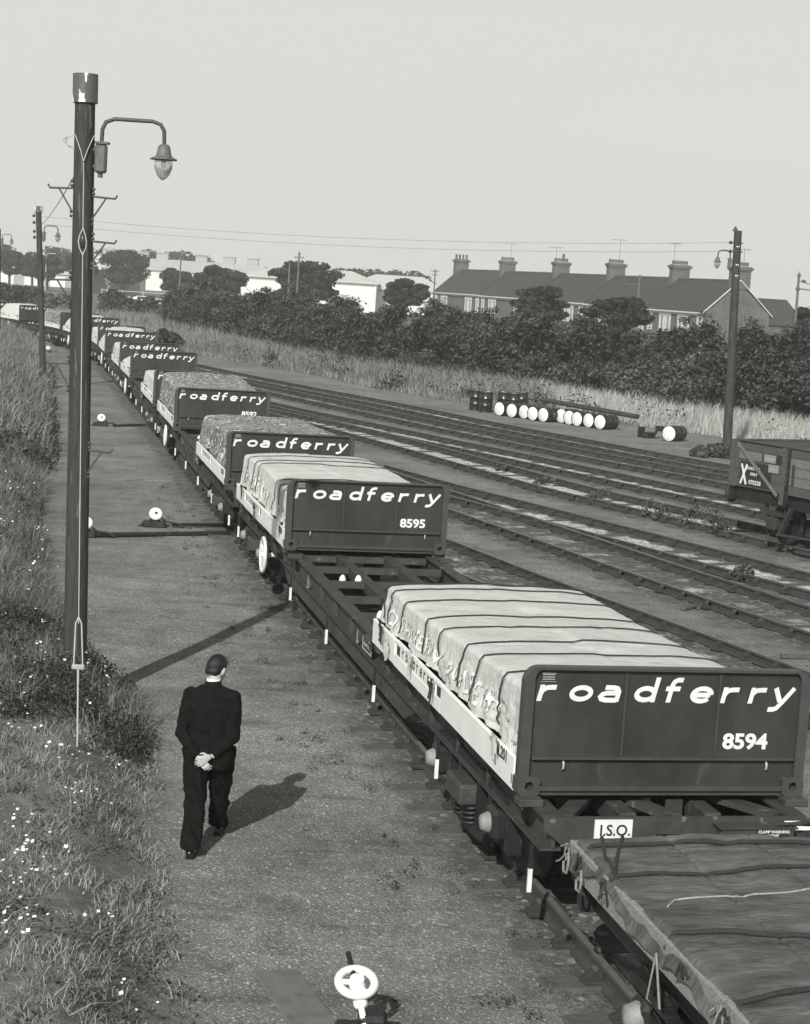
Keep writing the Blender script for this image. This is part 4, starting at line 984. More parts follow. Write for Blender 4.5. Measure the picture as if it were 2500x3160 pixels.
# ------------------------------------------------------------------ point levers on the path
def lever(x, y, rz, label, ring_tilt=0.0, up=True, s=1.0):
    root = empty('point_lever', (x, y, gz(x, y)), rz, label, 'point lever', 'white weighted point levers')
    m = MB(); m.box((0, 0, .06), (.46, .30, .12), bev=.02); m.box((.02, 0, .16), (.20, .18, .14), bev=.03); m.prism([(-.34, .0), (.0, .2), (.0, .0)], -.03, .03); m.build('base_box', M_bogie, root)
    if up:
        a = Vector((-.02, -.12, .12)); c = Vector((-.10, .10, .40))
        m = MB(); m.tube([tuple(a+Vector((.03, -.10, -.06))), tuple(a), tuple(a+(c-a)*.55)], [.028, .026, .022], 8); m.tube([tuple(a+(c-a)*.5), tuple(a+(c-a)*.55), tuple(c)], [.03, .05, .055], 10)
        m.build('lever_arm', M_white, root)
        m = MB(); R0 = .125; nrm = Vector((.05, -.38, .92)).normalized(); e1 = nrm.orthogonal().normalized(); e2 = nrm.cross(e1)
        m.tube([tuple(c+(e1*math.cos(t2)+e2*math.sin(t2))*R0) for t2 in np.linspace(0, 2*math.pi, 30)[:-1]], .030, 10, closed=True)
        for t2 in (.3, .3+2.1, .3+4.2): m.tube([tuple(c), tuple(c+(e1*math.cos(t2)+e2*math.sin(t2))*R0)], .022, 6)
        m.tube([tuple(c-nrm*.04), tuple(c+nrm*.035)], .05, 12); m.build('weight_ring', M_white, root)
        m = MB(); q = c+Vector((-.03, .10, .04)); m.tube([tuple(c), tuple(q), tuple(q+Vector((-.03, .17, .06)))], .020, 8); m.build('handle', M_bogie, root)
    else:
        m = MB(); c = Vector((.03, -.05, .27)); nrm = Vector((.15, -.85, .5)).normalized()
        e1 = nrm.orthogonal().normalized(); e2 = nrm.cross(e1); prof = [(.03, .05), (.09, .05), (.125, .035), (.14, 0), (.125, -.035), (.05, -.06)]; n = 22; vs = []; fs = []
        for (r_, h) in prof:
            for k in range(n): t2 = 2*math.pi*k/n; vs.append(tuple(c+nrm*h+(e1*math.cos(t2)+e2*math.sin(t2))*r_))
        for i in range(len(prof)-1):
            for k in range(n): fs.append((i*n+k, i*n+(k+1) % n, (i+1)*n+(k+1) % n, (i+1)*n+k))
        m.add(vs, fs, 0, True); m.build('weight_ring', M_white, root)
        m = MB(); m.tube([tuple(c+Vector((-.0, 0, 0))), (.25, -.05, .12), (.45, -.05, .10), (.6, -.05, .03)], .022, 8); m.build('handle', M_bogie, root)
        m = MB(); m.tube([tuple(c-nrm*.06), tuple(c+nrm*.055)], .032, 10); m.build('hub', M_bogie, root)
    return root
lever(-.02, 11.62, .05, 'white ring lever at the bottom edge of the path, nearest the camera')
lever(*av2xy(22.6, -1.10), .1, 'white disc lever standing alone in the middle of the path', up=False)
lever(*av2xy(21.0, -2.55), .1, 'white disc lever peeping out right of the tall near pole', up=False)
lever(*av2xy(45.3, -1.1), .1, 'small white lever farther along the path, beside the pole', up=False)
lever(*av2xy(92.5, -1.9), .2, 'smallest white ring lever, far off between the two lamp posts', up=False)
rod = MB(); a, b2 = av2xy(20.9, -2.35), av2xy(21.75, .35); rod.tube([(a[0], a[1], .05), ((a[0]+b2[0])/2, (a[1]+b2[1])/2, .05), (b2[0], b2[1], .05)], .045, 8)
tag(rod.build('point_rod', M_bogie, None, (a[0], a[1], .05)), 'dark rod lying across the path from the lever to the train', 'rod')
rod = MB(); a, b2 = av2xy(22.5, -.75), av2xy(22.9, .30); rod.tube([(a[0], a[1], .07), (b2[0], b2[1], .05)], .035, 8)
tag(rod.build('point_rod', M_bogie, None, (a[0], a[1], .07)), 'short dark rod from the middle lever to the rail', 'rod')
rod = MB(); a, b2 = av2xy(45.2, -.7), av2xy(45.9, .35); rod.tube([(a[0], a[1], .05), (b2[0], b2[1], .05)], .04, 6)
tag(rod.build('point_rod', M_bogie, None, (a[0], a[1], .05)), 'distant rod from the far lever to the train', 'rod')
# flush plate near the front lever
pl = MB(); pl.box((-.45, 12.0, .0), (.34, 1.7, .035), rz=.35, bev=.008); tag(pl.build('cover_plate', mat('dusty_iron_plate', .135, .8, .3, 6, .003, 30, spots=(.15, .6, 9)), None, (-.45, 12.0, 0)), 'flat dusty plate sunk in the path left of the nearest lever', 'cover plate')

# ------------------------------------------------------------------ drums
M_drum = mat('black_drum_paint', .018, .30, .3, 5, .001, 12, spec=.6, spots=(.07, .67, 6))
def make_drum():
    root = empty('oil_drum'); m = MB(); prof = [(.001, 0), (.275, 0), (.275, .015), (.29, .012), (.292, -.004), (.286, .03), (.284, .28), (.296, .295), (.284, .31), (.284, .57), (.296, .585), (.284, .60), (.286, .85), (.292, .884), (.275, .87), (.275, .862)]
    m.lathe(prof, n=24); m.build('shell', M_drum, root)
    m = MB(); m.lathe([(.278, .858), (.27, .866), (.001, .868)], n=24); m.cyl((.18, 0, .866), (.18, 0, .885), .03, n=10); m.build('lid', mat('scuffed_white_drum_lid', .80, .6, .18, 3, spots=(.30, .64, 5)), root); return root
drum0 = make_drum(); first = [True]
def place_drum(x, y, z, rot, label, group):
    o = drum0 if first[0] else copy_tree(drum0); first[0] = False
    o.location = (x, y, z); o.rotation_euler = rot; return tag(o, label, 'oil drum', group)
UL = ['leftmost of the upright drums, at the back', 'upright drum in front of the leftmost pair', 'widest looking upright drum in the middle of the group', 'rightmost upright drum, farthest back', 'upright drum behind the first lying drum']
for k, (x, y) in enumerate(((2.75, 77.3), (3.15, 76.45), (3.95, 77.2), (4.75, 77.9), (4.35, 76.75))):
    place_drum(x, y, 0, (0, 0, k), UL[k], 'upright oil drums')
ORD = ['first', 'second', 'third', 'fourth', 'fifth', 'sixth', 'seventh', 'eighth', 'ninth', 'tenth']
axd = math.atan2(.70, .71)      # drum body points away to the right
posn = [(3.62, 74.7), (4.10, 74.15), (4.62, 73.75), (4.92, 73.05), (5.35, 72.65), (6.05, 72.75), (6.32, 72.0), (6.62, 71.45), (7.05, 71.05), (7.42, 70.6)]
for k, (x, y) in enumerate(posn):
    place_drum(x+.62, y+.62, .292, (R(90), 0, axd-math.pi/2+random.uniform(-.05, .05)), ORD[k]+' lying drum from the left in the row of white ended drums', 'lying oil drums in a row')
place_drum(10.15, 67.35, .292, (R(90), 0, R(-38)), 'single lying drum apart on the right, beyond the tracks', 'lone oil drum')
lg = MB(); lg.tube([(5.6, 77.6, .62), (7.4, 75.6, .52), (9.3, 73.6, .40)], [.10, .11, .10], 10); tag(lg.build('timber_pole', M_pole, None, (5.6, 77.6, .5)), 'long dark timber pole lying behind the row of drums', 'timber pole')
sc = MB(); sc.box((8.75, 67.9, .17), (.22, .16, .45), rz=.4); sc.box((9.0, 67.7, .1), (.5, .3, .25), rz=.8, bev=.03); sc.cyl((9.2, 67.5, .1), (9.35, 67.9, .35), .05); sc.box((9.5, 68.2, .35), (.3, .2, .2), rz=.2)
tag(sc.build('scrap_iron', M_bogie, None, (9, 67.7, 0)), 'dark scrap iron lying left of the single drum', 'scrap')

# ------------------------------------------------------------------ wooden open wagon on the fourth track
M_plank = mat('weathered_wagon_planks', .075, .85, .5, 4, .005, 30, stretch=(1, 8, 8), spots=(.12, .62, 7))
M_plank2 = mat('repaired_grey_planks', .15, .85, .3, 5, .004, 30, stretch=(1, 8, 8))
cx, cy = av2xy(23.05, 11.42); ang = math.atan2(-.867, .498)
ow = empty('open_wagon', (cx, cy, 0), ang, 'old wooden open wagon marked X DOCK USE ONLY at the right edge', 'goods wagon')
LW = 5.4; ZB, ZT = 1.28, 2.27; ph = (ZT-ZB)/5
# local x along the length (towards the camera), y: near side is y=0, wagon body extends to +y
for k in range(5):
    z = ZB+ph*(k+.5)
    m = MB(); m.box((.82, 0, z), (1.62, .06, ph-.012), bev=.006); m.build('side_plank', M_plank2 if k in (3,) else M_plank, ow)
    m = MB(); m.box((1.70+(LW-1.70)/2+.02, -.012, z), (LW-1.72, .06, ph-.012), bev=.006); m.build('door_plank', M_plank2 if k in (1, 2, 3) else M_plank, ow)
    m = MB(); m.box((LW/2, 2.44, z), (LW, .06, ph-.012), bev=.006); m.build('side_plank', M_plank, ow)
    m = MB(); m.box((.0, 1.22, z), (.06, 2.38, ph-.012)); m.build('end_plank', M_plank, ow)
m = MB(); m.box((LW/2, 1.22, ZB+.02), (LW-.1, 2.3, .05)); m.build('floor', M_sleeper, ow)
for x, wd in ((.03, .26), (1.62, .12), (1.78, .08)):
    m = MB(); m.box((x, -.045, (ZB+ZT)/2-(.1 if x > 1 else 0)), (wd, .03, ZT-ZB+(.25 if x > 1 else .02)), bev=.004)
    for z in np.arange(ZB+.1, ZT, .2): m.ell((x, -.065, z), (.018, .012, .018), 6, 4)
    m.build('corner_plate' if x < 1 else 'door_post', M_bogie if x > 1.7 else M_plank, ow)
m = MB(); m.beam((.12, -.06, ZT-.06), (1.5, -.06, ZB-.05), .02, .07); m.build('diagonal_strap', M_plank2, ow)
m = MB(); m.box((1.95, -.07, ZB+.45), (.05, .03, .42)); m.build('door_latch', M_iron, ow)
m = MB(); m.box((LW/2, -.02, ZT+.012), (LW, .10, .02)); m.box((LW/2, 2.44, ZT+.012), (LW, .10, .02)); m.box((0, 1.22, ZT+.014), (.10, 2.3, .02)); m.build('top_capping', M_metal, ow)
m = MB(); m.box((.74, -.0325, ZB+.30), (1.02, .006, .52)); m.box((1.22, -.0325, ZB+.70), (.62, .006, .18)); m.build('black_panel', M_black, ow)
m = MB(); m.box((1.16, -.0375, ZB+.70), (.38, .004, .17)); m.box((1.30, -.0375, ZB+.50), (.32, .004, .17)); m.build('grey_label', mat('faded_label_paint', .24, .8, .2, 12), ow)
M_wl = M_white2
m = MB(); m.beam((.28, -.042, ZB+.50), (.46, -.042, ZB+.07), .004, .055, upv=(1, 0, 0)); m.beam((.46, -.045, ZB+.50), (.28, -.045, ZB+.07), .004, .055, upv=(1, 0, 0)); m.build('cross_mark', M_wl, ow)
for txt, x, z, sz in (('DOCK USE', .66, ZB+.40, .088), ('ONLY', .69, ZB+.28, .088), ('070258', .74, ZB+.09, .13)):
    text_mesh(txt, sz, ow, 'lettering', M_wl, (x, -.039, z), (math.pi/2, 0, 0), .001, .002)
text_mesh('HUMBER', .075, ow, 'faded_lettering', M_ropel, (1.16, -.0405, ZB+.67), (math.pi/2, 0, 0), .0005, 0); text_mesh('DOCK', .075, ow, 'faded_lettering', M_ropel, (1.30, -.0405, ZB+.47), (math.pi/2, 0, 0), .0005, 0)
m = MB(); m.box((LW/2, .12, 1.12), (LW+.1, .12, .28)); m.box((LW/2, 2.3, 1.12), (LW+.1, .12, .28)); m.build('sole_bar', M_bogie, ow)
m = MB(); m.box((-.05, 1.22, 1.12), (.12, 2.4, .3)); m.build('buffer_beam', M_bogie, ow)
for yy in (.36, 2.08):
    m = MB(); m.cyl((-.1, yy, 1.05), (-.38, yy, 1.05), .10, .07); m.lathe([(.001, -.03), (.2, -.01), (.21, .01), (.03, .03)], (-.44, yy, 1.05), 20, axis='x'); m.build('buffer', M_iron, ow)
for xw in (1.35, 4.1):
    for yy, s in ((.48, -1), (1.96, 1)):
        m = MB(); m.lathe([(.06, -s*.05), (.14, -s*.05), (.38, -s*.01), (.42, s*.03), (.49, -s*.065), (.46, -s*.03), (.455, s*.065), (.42, s*.065), (.38, s*.02), (.001, s*.08)], (xw, yy, .627), 28, axis='y'); m.build('wheel', M_bogie, ow)
    m = MB(); m.cyl((xw, .1, .62), (xw, 2.3, .62), .07); m.build('axle', M_bogie, ow)
    m = MB()
    for q in (-1, 1): m.beam((xw+q*.34, .10, 1.02), (xw+q*.15, .10, .36), .03, .10, upv=(0, 1, 0))
    m.box((xw, .07, .62), (.26, .22, .28), bev=.03)
    for k in range(5): m.box((xw, .05, .80+.02*k), (1.05-.18*k, .09, .018))
    m.build('axle_guard', M_iron, ow)
m = MB(); m.beam((.9, .02, .98), (1.25, .0, .62), .05, .09, upv=(0, 1, 0)); m.beam((1.9, .02, 1.0), (1.6, 0, .35), .05, .11, upv=(0, 1, 0)); m.tube([(1.6, -.05, .42), (3.4, -.08, .5), (4.4, -.08, .55)], .035, 6); m.build('brake_gear', M_iron, ow)
# wire mesh at the top of the far side
m = MB()
for x in np.arange(.2, LW, .12): m.cyl((x, 2.38, ZT-.22), (x, 2.38, ZT), .008, n=4)
m.build('railings', M_metal, ow)

# ------------------------------------------------------------------ the man
def remeshed(mb, name, m, parent, voxel, smooth_it=2, loc=None):
    o = mb.build(name, m, parent); md = o.modifiers.new('r', 'REMESH'); md.mode = 'VOXEL'; md.voxel_size = voxel; md.use_smooth_shade = True
    if smooth_it: s = o.modifiers.new('s', 'SMOOTH'); s.iterations = smooth_it; s.factor = .5
    dg = bpy.context.evaluated_depsgraph_get(); me = bpy.data.meshes.new_from_object(o.evaluated_get(dg)); o.modifiers.clear(); o.data = me
    for p in me.polygons: p.use_smooth = True
    return o
def cap(mb, p, q, r0, r1, flat=1.0, n=14):
    """tapered capsule"""
    p, q = Vector(p), Vector(q); d = (q-p); L = d.length; d.normalize(); pts = []; rs = []
    for t2 in (90, 65, 40, 15): pts.append(p-d*r0*math.sin(R(t2))); rs.append(max(.001, r0*math.cos(R(t2))))
    for t2 in (15, 40, 65, 90): pts.append(q+d*r1*math.sin(R(t2))); rs.append(max(.001, r1*math.cos(R(t2))))
    mb.tube([tuple(a) for a in pts], rs, n)
def loft(mb, secs, n=24):
    """sections: (cx, cy, z, rx, ry, power)"""
    vs = []
    for (cx, cy, z, rx, ry) in secs:
        for k in range(n):
            t2 = 2*math.pi*k/n; c, s = math.cos(t2), math.sin(t2); e = .82
            vs.append((cx+rx*math.copysign(abs(c)**e, c), cy+ry*math.copysign(abs(s)**e, s), z))
    fs = [(i*n+k, i*n+(k+1) % n, (i+1)*n+(k+1) % n, (i+1)*n+k) for i in range(len(secs)-1) for k in range(n)]
    mb.add(vs, fs+[tuple(range(n))[::-1], tuple(range((len(secs)-1)*n, len(secs)*n))], 0, True)
M_skin = mat('skin', .40, .55, .08, 20, .0006, 90); M_suit = mat('black_suit_cloth', .008, .9, .35, 16, .0015, 130, spec=.08); M_hair = mat('dark_combed_hair', .010, .5, .5, 30, .003, 60, stretch=(6, 6, .7), spec=.35); M_shoe = mat('black_shoe_leather', .010, .22, .2, 10, spec=.7); M_shirt = mat('white_shirt_cotton', .75, .8, .05, 20)
mx_, my_ = -1.62, 15.68
bd = MB()
# legs: left foot behind (towards the camera), right foot ahead
LF = Vector((-.075, -.36, .09)); RF = Vector((.075, .36, .09)); LK = Vector((-.09, -.07, .50)); RK = Vector((.10, .17, .50)); LH = Vector((-.09, .0, .93)); RH = Vector((.09, .02, .93))
for H_, K, Fo in ((LH, LK, LF), (RH, RK, RF)):
    cap(bd, H_, K, .085, .058); cap(bd, K, Fo, .055, .04); cap(bd, Fo, Fo+Vector((.01, .14, -.04)), .035, .03)
loft(bd, [(0, 0, .86, .10, .08), (0, 0, .95, .155, .11), (0, .0, 1.10, .14, .10), (0, .02, 1.30, .16, .11), (0, .03, 1.44, .17, .10), (0, .03, 1.50, .09, .07)])
cap(bd, (0, .03, 1.45), (.012, .085, 1.585), .061, .056)
hc = Vector((.02, .128, 1.648))          # head, bowed a little and turned right
Hm = MB(); 
Hm.ell((0, 0, .012), (.078, .096, .108), 24, 16); Hm.ell((0, .035, -.055), (.058, .066, .062), 18, 12); Hm.ell((0, .085, -.092), (.030, .026, .024), 12, 8)
Hm.ell((0, .104, -.018), (.013, .024, .028), 10, 8); Hm.ell((0, .090, -.055), (.026, .014, .010), 10, 6)
for s in (-1, 1):
    Hm.ell((s*.088, -.004, -.010), (.013, .024, .037), 12, 8); Hm.ell((s*.072, .0, -.03), (.012, .014, .02), 8, 6); Hm.ell((s*.032, .084, .012), (.022, .014, .010), 10, 6); Hm.ell((s*.045, .06, -.03), (.026, .026, .022), 10, 6)
rotH = Matrix.Rotation(R(-34), 3, 'Z') @ Matrix.Rotation(R(-24), 3, 'X')
Hm.v = [tuple(hc+rotH @ Vector(v)) for v in Hm.v]
bd.add(Hm.v, Hm.f, 0, True)
# arms behind the back
SL, SR = Vector((-.190, .02, 1.415)), Vector((.190, .02, 1.415)); EL, ER = Vector((-.245, -.075, 1.10)), Vector((.225, -.08, 1.10)); WLh, WR = Vector((-.075, -.175, .905)), Vector((.06, -.165, .925))
for a, b2, c in ((SL, EL, WLh), (SR, ER, WR)): cap(bd, a, b2, .05, .042); cap(bd, b2, c, .040, .026)
body = remeshed(bd, 'person', M_skin, None, .0075, 2); body.location = (mx_, my_, gz(mx_, my_)-.045)
tag(body, 'man in a black suit walking away along the path, hands clasped behind his back', 'person')
body.rotation_euler = (0, 0, -.02)
# hands: right hand held in the left
hm = MB()
def hand(wrist, dirn, palmn, m, curl, thumb_side):
    d = Vector(dirn).normalized(); pn = Vector(palmn).normalized(); s = d.cross(pn).normalized()
    c = Vector(wrist)
    for k in (-1.5, -.5, .5, 1.5): cap(m, c+s*.006*k, c+d*.075+s*.0185*k, .015, .0125)
    for k, ln in zip((-1.5, -.5, .5, 1.5), (.058, .078, .084, .072)):
        p = c+d*.078+s*.0195*k; dd = d.copy(); rr = .0092
        for j, f in enumerate((.45, .32, .23)):
            q = p+dd*ln*f; cap(m, p, q, rr, rr*.9, n=8); p = q; rr *= .9
            dd = (dd*math.cos(curl)+pn*math.sin(curl)).normalized()
    t0 = c+d*.015+s*.024*thumb_side; t1 = t0+(d*.5+s*thumb_side*.8+pn*.2).normalized()*.036; t2 = t1+(d*.9+s*thumb_side*.2+pn*.5).normalized()*.030
    cap(m, t0, t1, .014, .011, n=8); cap(m, t1, t2, .010, .008, n=8)
hand((-.070, -.185, .905), (.62, -.18, -.55), (.2, .95, -.1), hm, .55, 1)
h1 = remeshed(hm, 'hand', M_skin, body, .0035, 1)
hm = MB(); hand((.035, -.205, .925), (-.80, -.12, -.48), (-.2, .95, 0), hm, .7, -1); h2 = remeshed(hm, 'hand', M_skin, body, .0035, 1)
# hair
hm = MB(); hm.ell((0, -.012, .024), (.090, .106, .112), 26, 18); hm.ell((0, -.055, -.028), (.076, .052, .070), 18, 12)
cutv = [tuple(hc+rotH @ Vector(v)) for v in hm.v]; hm.v = cutv
hr_ = remeshed(hm, 'hair', M_hair, body, .006, 2)
_me = hr_.data
import bmesh
bm = bmesh.new(); bm.from_mesh(_me); inv = rotH.inverted()
dl = []
for v in bm.verts:
    q = inv @ (v.co-hc)
    if (q.y > .045 and q.z < .09) or (q.z < -.075) or (q.y > -.02 and q.z < .022) or (q.y > .02 and q.z < .06): dl.append(v)
bmesh.ops.delete(bm, geom=dl, context='VERTS'); bm.to_mesh(_me); bm.free()
# jacket
jk = MB()
loft(jk, [(0, -.01, .79, .215, .150), (0, -.01, .88, .208, .152), (0, 0, .98, .190, .142), (0, .0, 1.08, .182, .136), (0, .005, 1.21, .200, .140), (0, .015, 1.34, .222, .142), (0, .02, 1.42, .212, .128), (0, .025, 1.475, .155, .105), (0, .03, 1.52, .095, .085), (0, .045, 1.555, .069, .072)])
for a, b2, c in ((SL, EL, WLh), (SR, ER, WR)):
    cap(jk, a+Vector((0, .005, .0)), b2, .078, .064); cap(jk, b2, b2+(c-b2)*.86, .062, .048)
for s in (-1, 1): cap(jk, (s*.07, .02, 1.475), (s*.185, .015, 1.42), .062, .064)
cap(jk, (.17, -.02, .80), (.19, -.03, .95), .045, .05)
def crumple(o, amp, fx, fz, seed):
    co = np.zeros(len(o.data.vertices)*3); o.data.vertices.foreach_get('co', co); co = co.reshape(-1, 3); no = np.array([v.normal[:] for v in o.data.vertices])
    f = (1-np.abs(vn(co[:, 0]*fx+co[:, 1]*3+co[:, 2]*2.5, co[:, 2]*fz, 3, seed))*1.6)
    co += no*(amp*(f-.3))[:, None]; o.data.vertices.foreach_set('co', co.ravel()); o.data.update()
crumple(remeshed(jk, 'suit_jacket', M_suit, body, .010, 3), .011, 9, 7, 3)
tr = MB()
def leg(H_, K, Fo, w0):
    pts = [H_+Vector((0, 0, .02)), (H_+K)/2+Vector((0, -.01, 0)), K, (K+Fo)/2, Fo+Vector((0, 0, .045))]
    rr = [.128, .112, .098, .088, .086]; q = []
    for i, (p, r_) in enumerate(zip(pts, rr)): q.append((p.x, p.y, p.z, r_, r_*1.08))
    loft(tr, q[::-1], 20)
leg(LH+Vector((-.02, 0, 0)), LK, LF, .1); leg(RH+Vector((.02, 0, 0)), RK, RF, .1); loft(tr, [(0, .0, .80, .17, .12), (0, 0, .95, .175, .125), (0, 0, 1.02, .16, .11)])
crumple(remeshed(tr, 'trousers', M_suit, body, .010, 2), .016, 14, 5, 6)
for Fo, tip in ((LF, -.02), (RF, 0)):
    m = MB(); c = Fo+Vector((0, .055, 0))
    m.ell((c.x, c.y-.075, .085), (.040, .050, .055), 14, 10); m.ell((c.x+.008, c.y+.06, .075), (.046, .115, .038), 16, 10); m.box((c.x+.004, c.y-.07, .053), (.076, .085, .03), bev=.008); m.box((c.x+.006, c.y+.05, .054), (.086, .22, .014), bev=.006)
    m.build('shoe', M_shoe, body)
m = MB(); m.lathe([(.060, 0), (.063, .018), (.060, .030), (.054, .030), (.056, 0)], (0.004, .052, 1.548), 24); o = m.build('shirt_collar', M_shirt, body)

# ------------------------------------------------------------------ brick terrace beyond the thicket
def brickmat(name, c1, c2, mortar, sc=1.0):
    m = bpy.data.materials.new(name); m.use_nodes = True; t = m.node_tree; b = t.nodes['Principled BSDF']; b.inputs['Roughness'].default_value = .9
    tc = t.nodes.new('ShaderNodeTexCoord'); mp = t.nodes.new('ShaderNodeMapping'); sp = t.nodes.new('ShaderNodeSeparateXYZ'); cb = t.nodes.new('ShaderNodeCombineXYZ')
    t.links.new(tc.outputs['Object'], sp.inputs[0]); s = mth(t, 'ADD', sp.outputs[0], sp.outputs[1]); t.links.new(s, cb.inputs[0]); t.links.new(sp.outputs[2], cb.inputs[1])
    br = t.nodes.new('ShaderNodeTexBrick'); br.inputs['Color1'].default_value = g(c1); br.inputs['Color2'].default_value = g(c2); br.inputs['Mortar'].default_value = g(mortar)
    br.inputs['Scale'].default_value = sc; br.inputs['Brick Width'].default_value = .45; br.inputs['Row Height'].default_value = .15; br.inputs['Mortar Size'].default_value = .02
    t.links.new(cb.outputs[0], br.inputs[0]); n = noise(t, tc.outputs['Object'], .8, 5)
    t.links.new(mul(br.outputs[0], ramp(t, n, [(.3, .7), (.7, 1.2)], True), t), b.inputs['Base Color']); return m
M_brick = brickmat('terrace_brick', .075, .13, .16); M_slate = mat('slate_roof', .045, .7, .25, .8, .01, 8, stretch=(1, 1, 3)); M_cream = mat('cream_window_paint', .62, .7, .1, 2)
M_pane = mat('dark_window_glass', .05, .12, spec=.8); M_curt = mat('net_curtain', .55, .9, .25, 6, stretch=(8, 8, .5))
HA = Vector((28.6, 180, 0)); HB = Vector((2.17, 260, 0)); hd = (HB-HA).normalized(); HRZ = math.atan2(-hd.x, hd.y); HLn = (HB-HA).length
cuts = [0, .16, .355, .55, .77, 1.0]; EAV, RDG, DEP = 4.45, 7.62, 7.2
HLAB = ['nearest brick house with the big bare gable end, at the right of the terrace', 'second terrace house from the right, behind the leaning lamp pole', 'middle house of the terrace, partly behind a round tree', 'fourth terrace house from the right, with a chimney carrying one tall pot', 'farthest terrace house at the left end, with four separate chimney pots']
for i in range(5):
    y0, y1 = cuts[i]*HLn+.01, cuts[i+1]*HLn-.01; p = HA+hd*y0; L = y1-y0
    sg_ = -.0*i; h = empty('brick_house', tuple(p), HRZ, HLAB[i], 'house', 'brick houses of the terrace')
    de = .03*i; E_, R_ = EAV+.05*i, RDG+.05*i
    def part(name, fn, m, par=h): mb = MB(); fn(mb); return mb.build(name, m, par)
    part('wall', lambda m: m.prism([(0, -.5), (DEP, -.5), (DEP, E_), (DEP/2, R_-.06), (0, E_)], 0, L, plane='xz'), M_brick)
    def roof(m):
        for s in (-1, 1):
            e = DEP/2+s*(DEP/2+.28); ez = E_-.22
            m.add([(e, -.02, ez), (e, L+.005, ez), (DEP/2, L+.005, R_+.06), (DEP/2, -.02, R_+.06), (e, -.02, ez+.10), (e, L+.005, ez+.10), (DEP/2, L+.005, R_+.17), (DEP/2, -.02, R_+.17)], [(0, 1, 2, 3), (4, 7, 6, 5), (0, 4, 5, 1), (0, 3, 7, 4), (1, 5, 6, 2)])
    part('roof', roof, M_slate)
    part('ridge_tiles', lambda m: m.box((DEP/2, L/2, R_+.17), (.26, L, .12)), M_brick)
    part('gutter', lambda m: (m.box((-.30, L/2, E_-.16), (.12, L, .14)), m.box((-.06, L/2, E_-.34), (.12, L, .18))), M_cream)
    def verge(m):
        b_ = .14 if i == 0 else .05; m.beam((-.28, -.10, E_-.08), (DEP/2, -.10, R_+.2), b_, .08); m.beam((DEP+.28, -.10, E_-.08), (DEP/2, -.10, R_+.2), b_, .08)
    part('parapet' if i else 'verge', verge, M_cream if i == 0 else M_slate)
    # chimney stack at the near party wall
    ch = part('chimney', lambda m: (m.box((DEP/2+.1, .35, R_+.35), (2.0, .9, 2.1)), m.box((DEP/2+.1, .35, R_+1.18), (2.2, 1.08, .16)), m.box((DEP/2+.1, .35, R_+1.36), (2.4, 1.2, .2)), m.box((DEP/2+.1, .35, R_+1.5), (2.0, 1.0, .10))), M_brick)
    part('flaunching', lambda m: m.box((DEP/2+.1, .35, R_+1.56), (1.9, .9, .04)), M_cream, ch)
    npot = 5
    for k in range(npot):
        part('chimney_pot', lambda m: m.lathe([(.15, 0), (.17, .05), (.15, .34), (.18, .4), (.12, .4)], (DEP/2-.70+.38*k, .35, R_+1.58), 10), M_brick, ch)
    if i == 3: part('chimney_pot', lambda m: m.lathe([(.17, 0), (.15, .9), (.19, .95), (.14, .95)], (DEP/2+.3, .25, R_+1.58), 10), M_brick, ch)
    if i == 4:
        c2 = part('chimney', lambda m: (m.box((DEP/2+.1, L-.4, R_+.35), (2.0, .9, 2.3)), m.box((DEP/2+.1, L-.4, R_+1.36), (2.4, 1.2, .25)), m.box((DEP/2+.1, L-.4, R_+1.55), (2.0, 1.0, .12))), M_brick)
        for k in range(4): part('chimney_pot', lambda m: m.lathe([(.15, 0), (.17, .05), (.15, .6), (.2, .7), (.12, .7)], (DEP/2-.70+.52*k, L-.4, R_+1.6), 10), M_brick, c2)
    # aerial
    ax_, ay_, hh_ = DEP/2+(-.55 if i % 2 else .55), .6, 3.3+.5*((i*7) % 3)
    part('tv_aerial', lambda m: (m.cyl((ax_, ay_, R_+.5), (ax_, ay_, R_+hh_), .022, n=5), m.cyl((ax_-1.0, ay_, R_+hh_-.05), (ax_+.6, ay_-.3, R_+hh_-.02), .016, n=4), [m.cyl((ax_-1.0+.35*q, ay_-.4-.04*q, R_+hh_-.05), (ax_-1.0+.35*q, ay_+.4-.04*q, R_+hh_-.05), .013, n=4) for q in range(5)]), M_metal)
    # windows on the yard side
    wy = [1.1, 3.9, 5.3, L-5.3, L-3.9, L-1.1] if L > 12 else [1.1, L/2, L-1.1]
    for k, y in enumerate(wy):
        wd = .75 if k in (0, len(wy)-1) else 1.0
        f = part('window', lambda m: (m.box((-.03, y-wd/2-.04, 3.05), (.08, .09, 1.6)), m.box((-.03, y+wd/2+.04, 3.05), (.08, .09, 1.6)), m.box((-.03, y, 3.1), (.06, wd, .06)), m.box((-.05, y, 2.24), (.14, wd+.25, .1))), M_cream)
        part('lintel', lambda m: (m.box((-.04, y, 3.98), (.10, wd+.35, .34)),), M_cream, f)
        part('pane', lambda m: m.box((-.012, y, 3.05), (.02, wd, 1.5)), M_pane, f)
        part('curtain', lambda m: (m.box((-.028, y-wd*.3, 3.1), (.012, wd*.36, 1.4)), m.box((-.028, y+wd*.3, 3.1), (.012, wd*.36, 1.4))), M_curt, f)
    part('downpipe', lambda m: m.cyl((-.1, .35, 0), (-.1, .35, E_-.2), .05, n=6), M_cream)
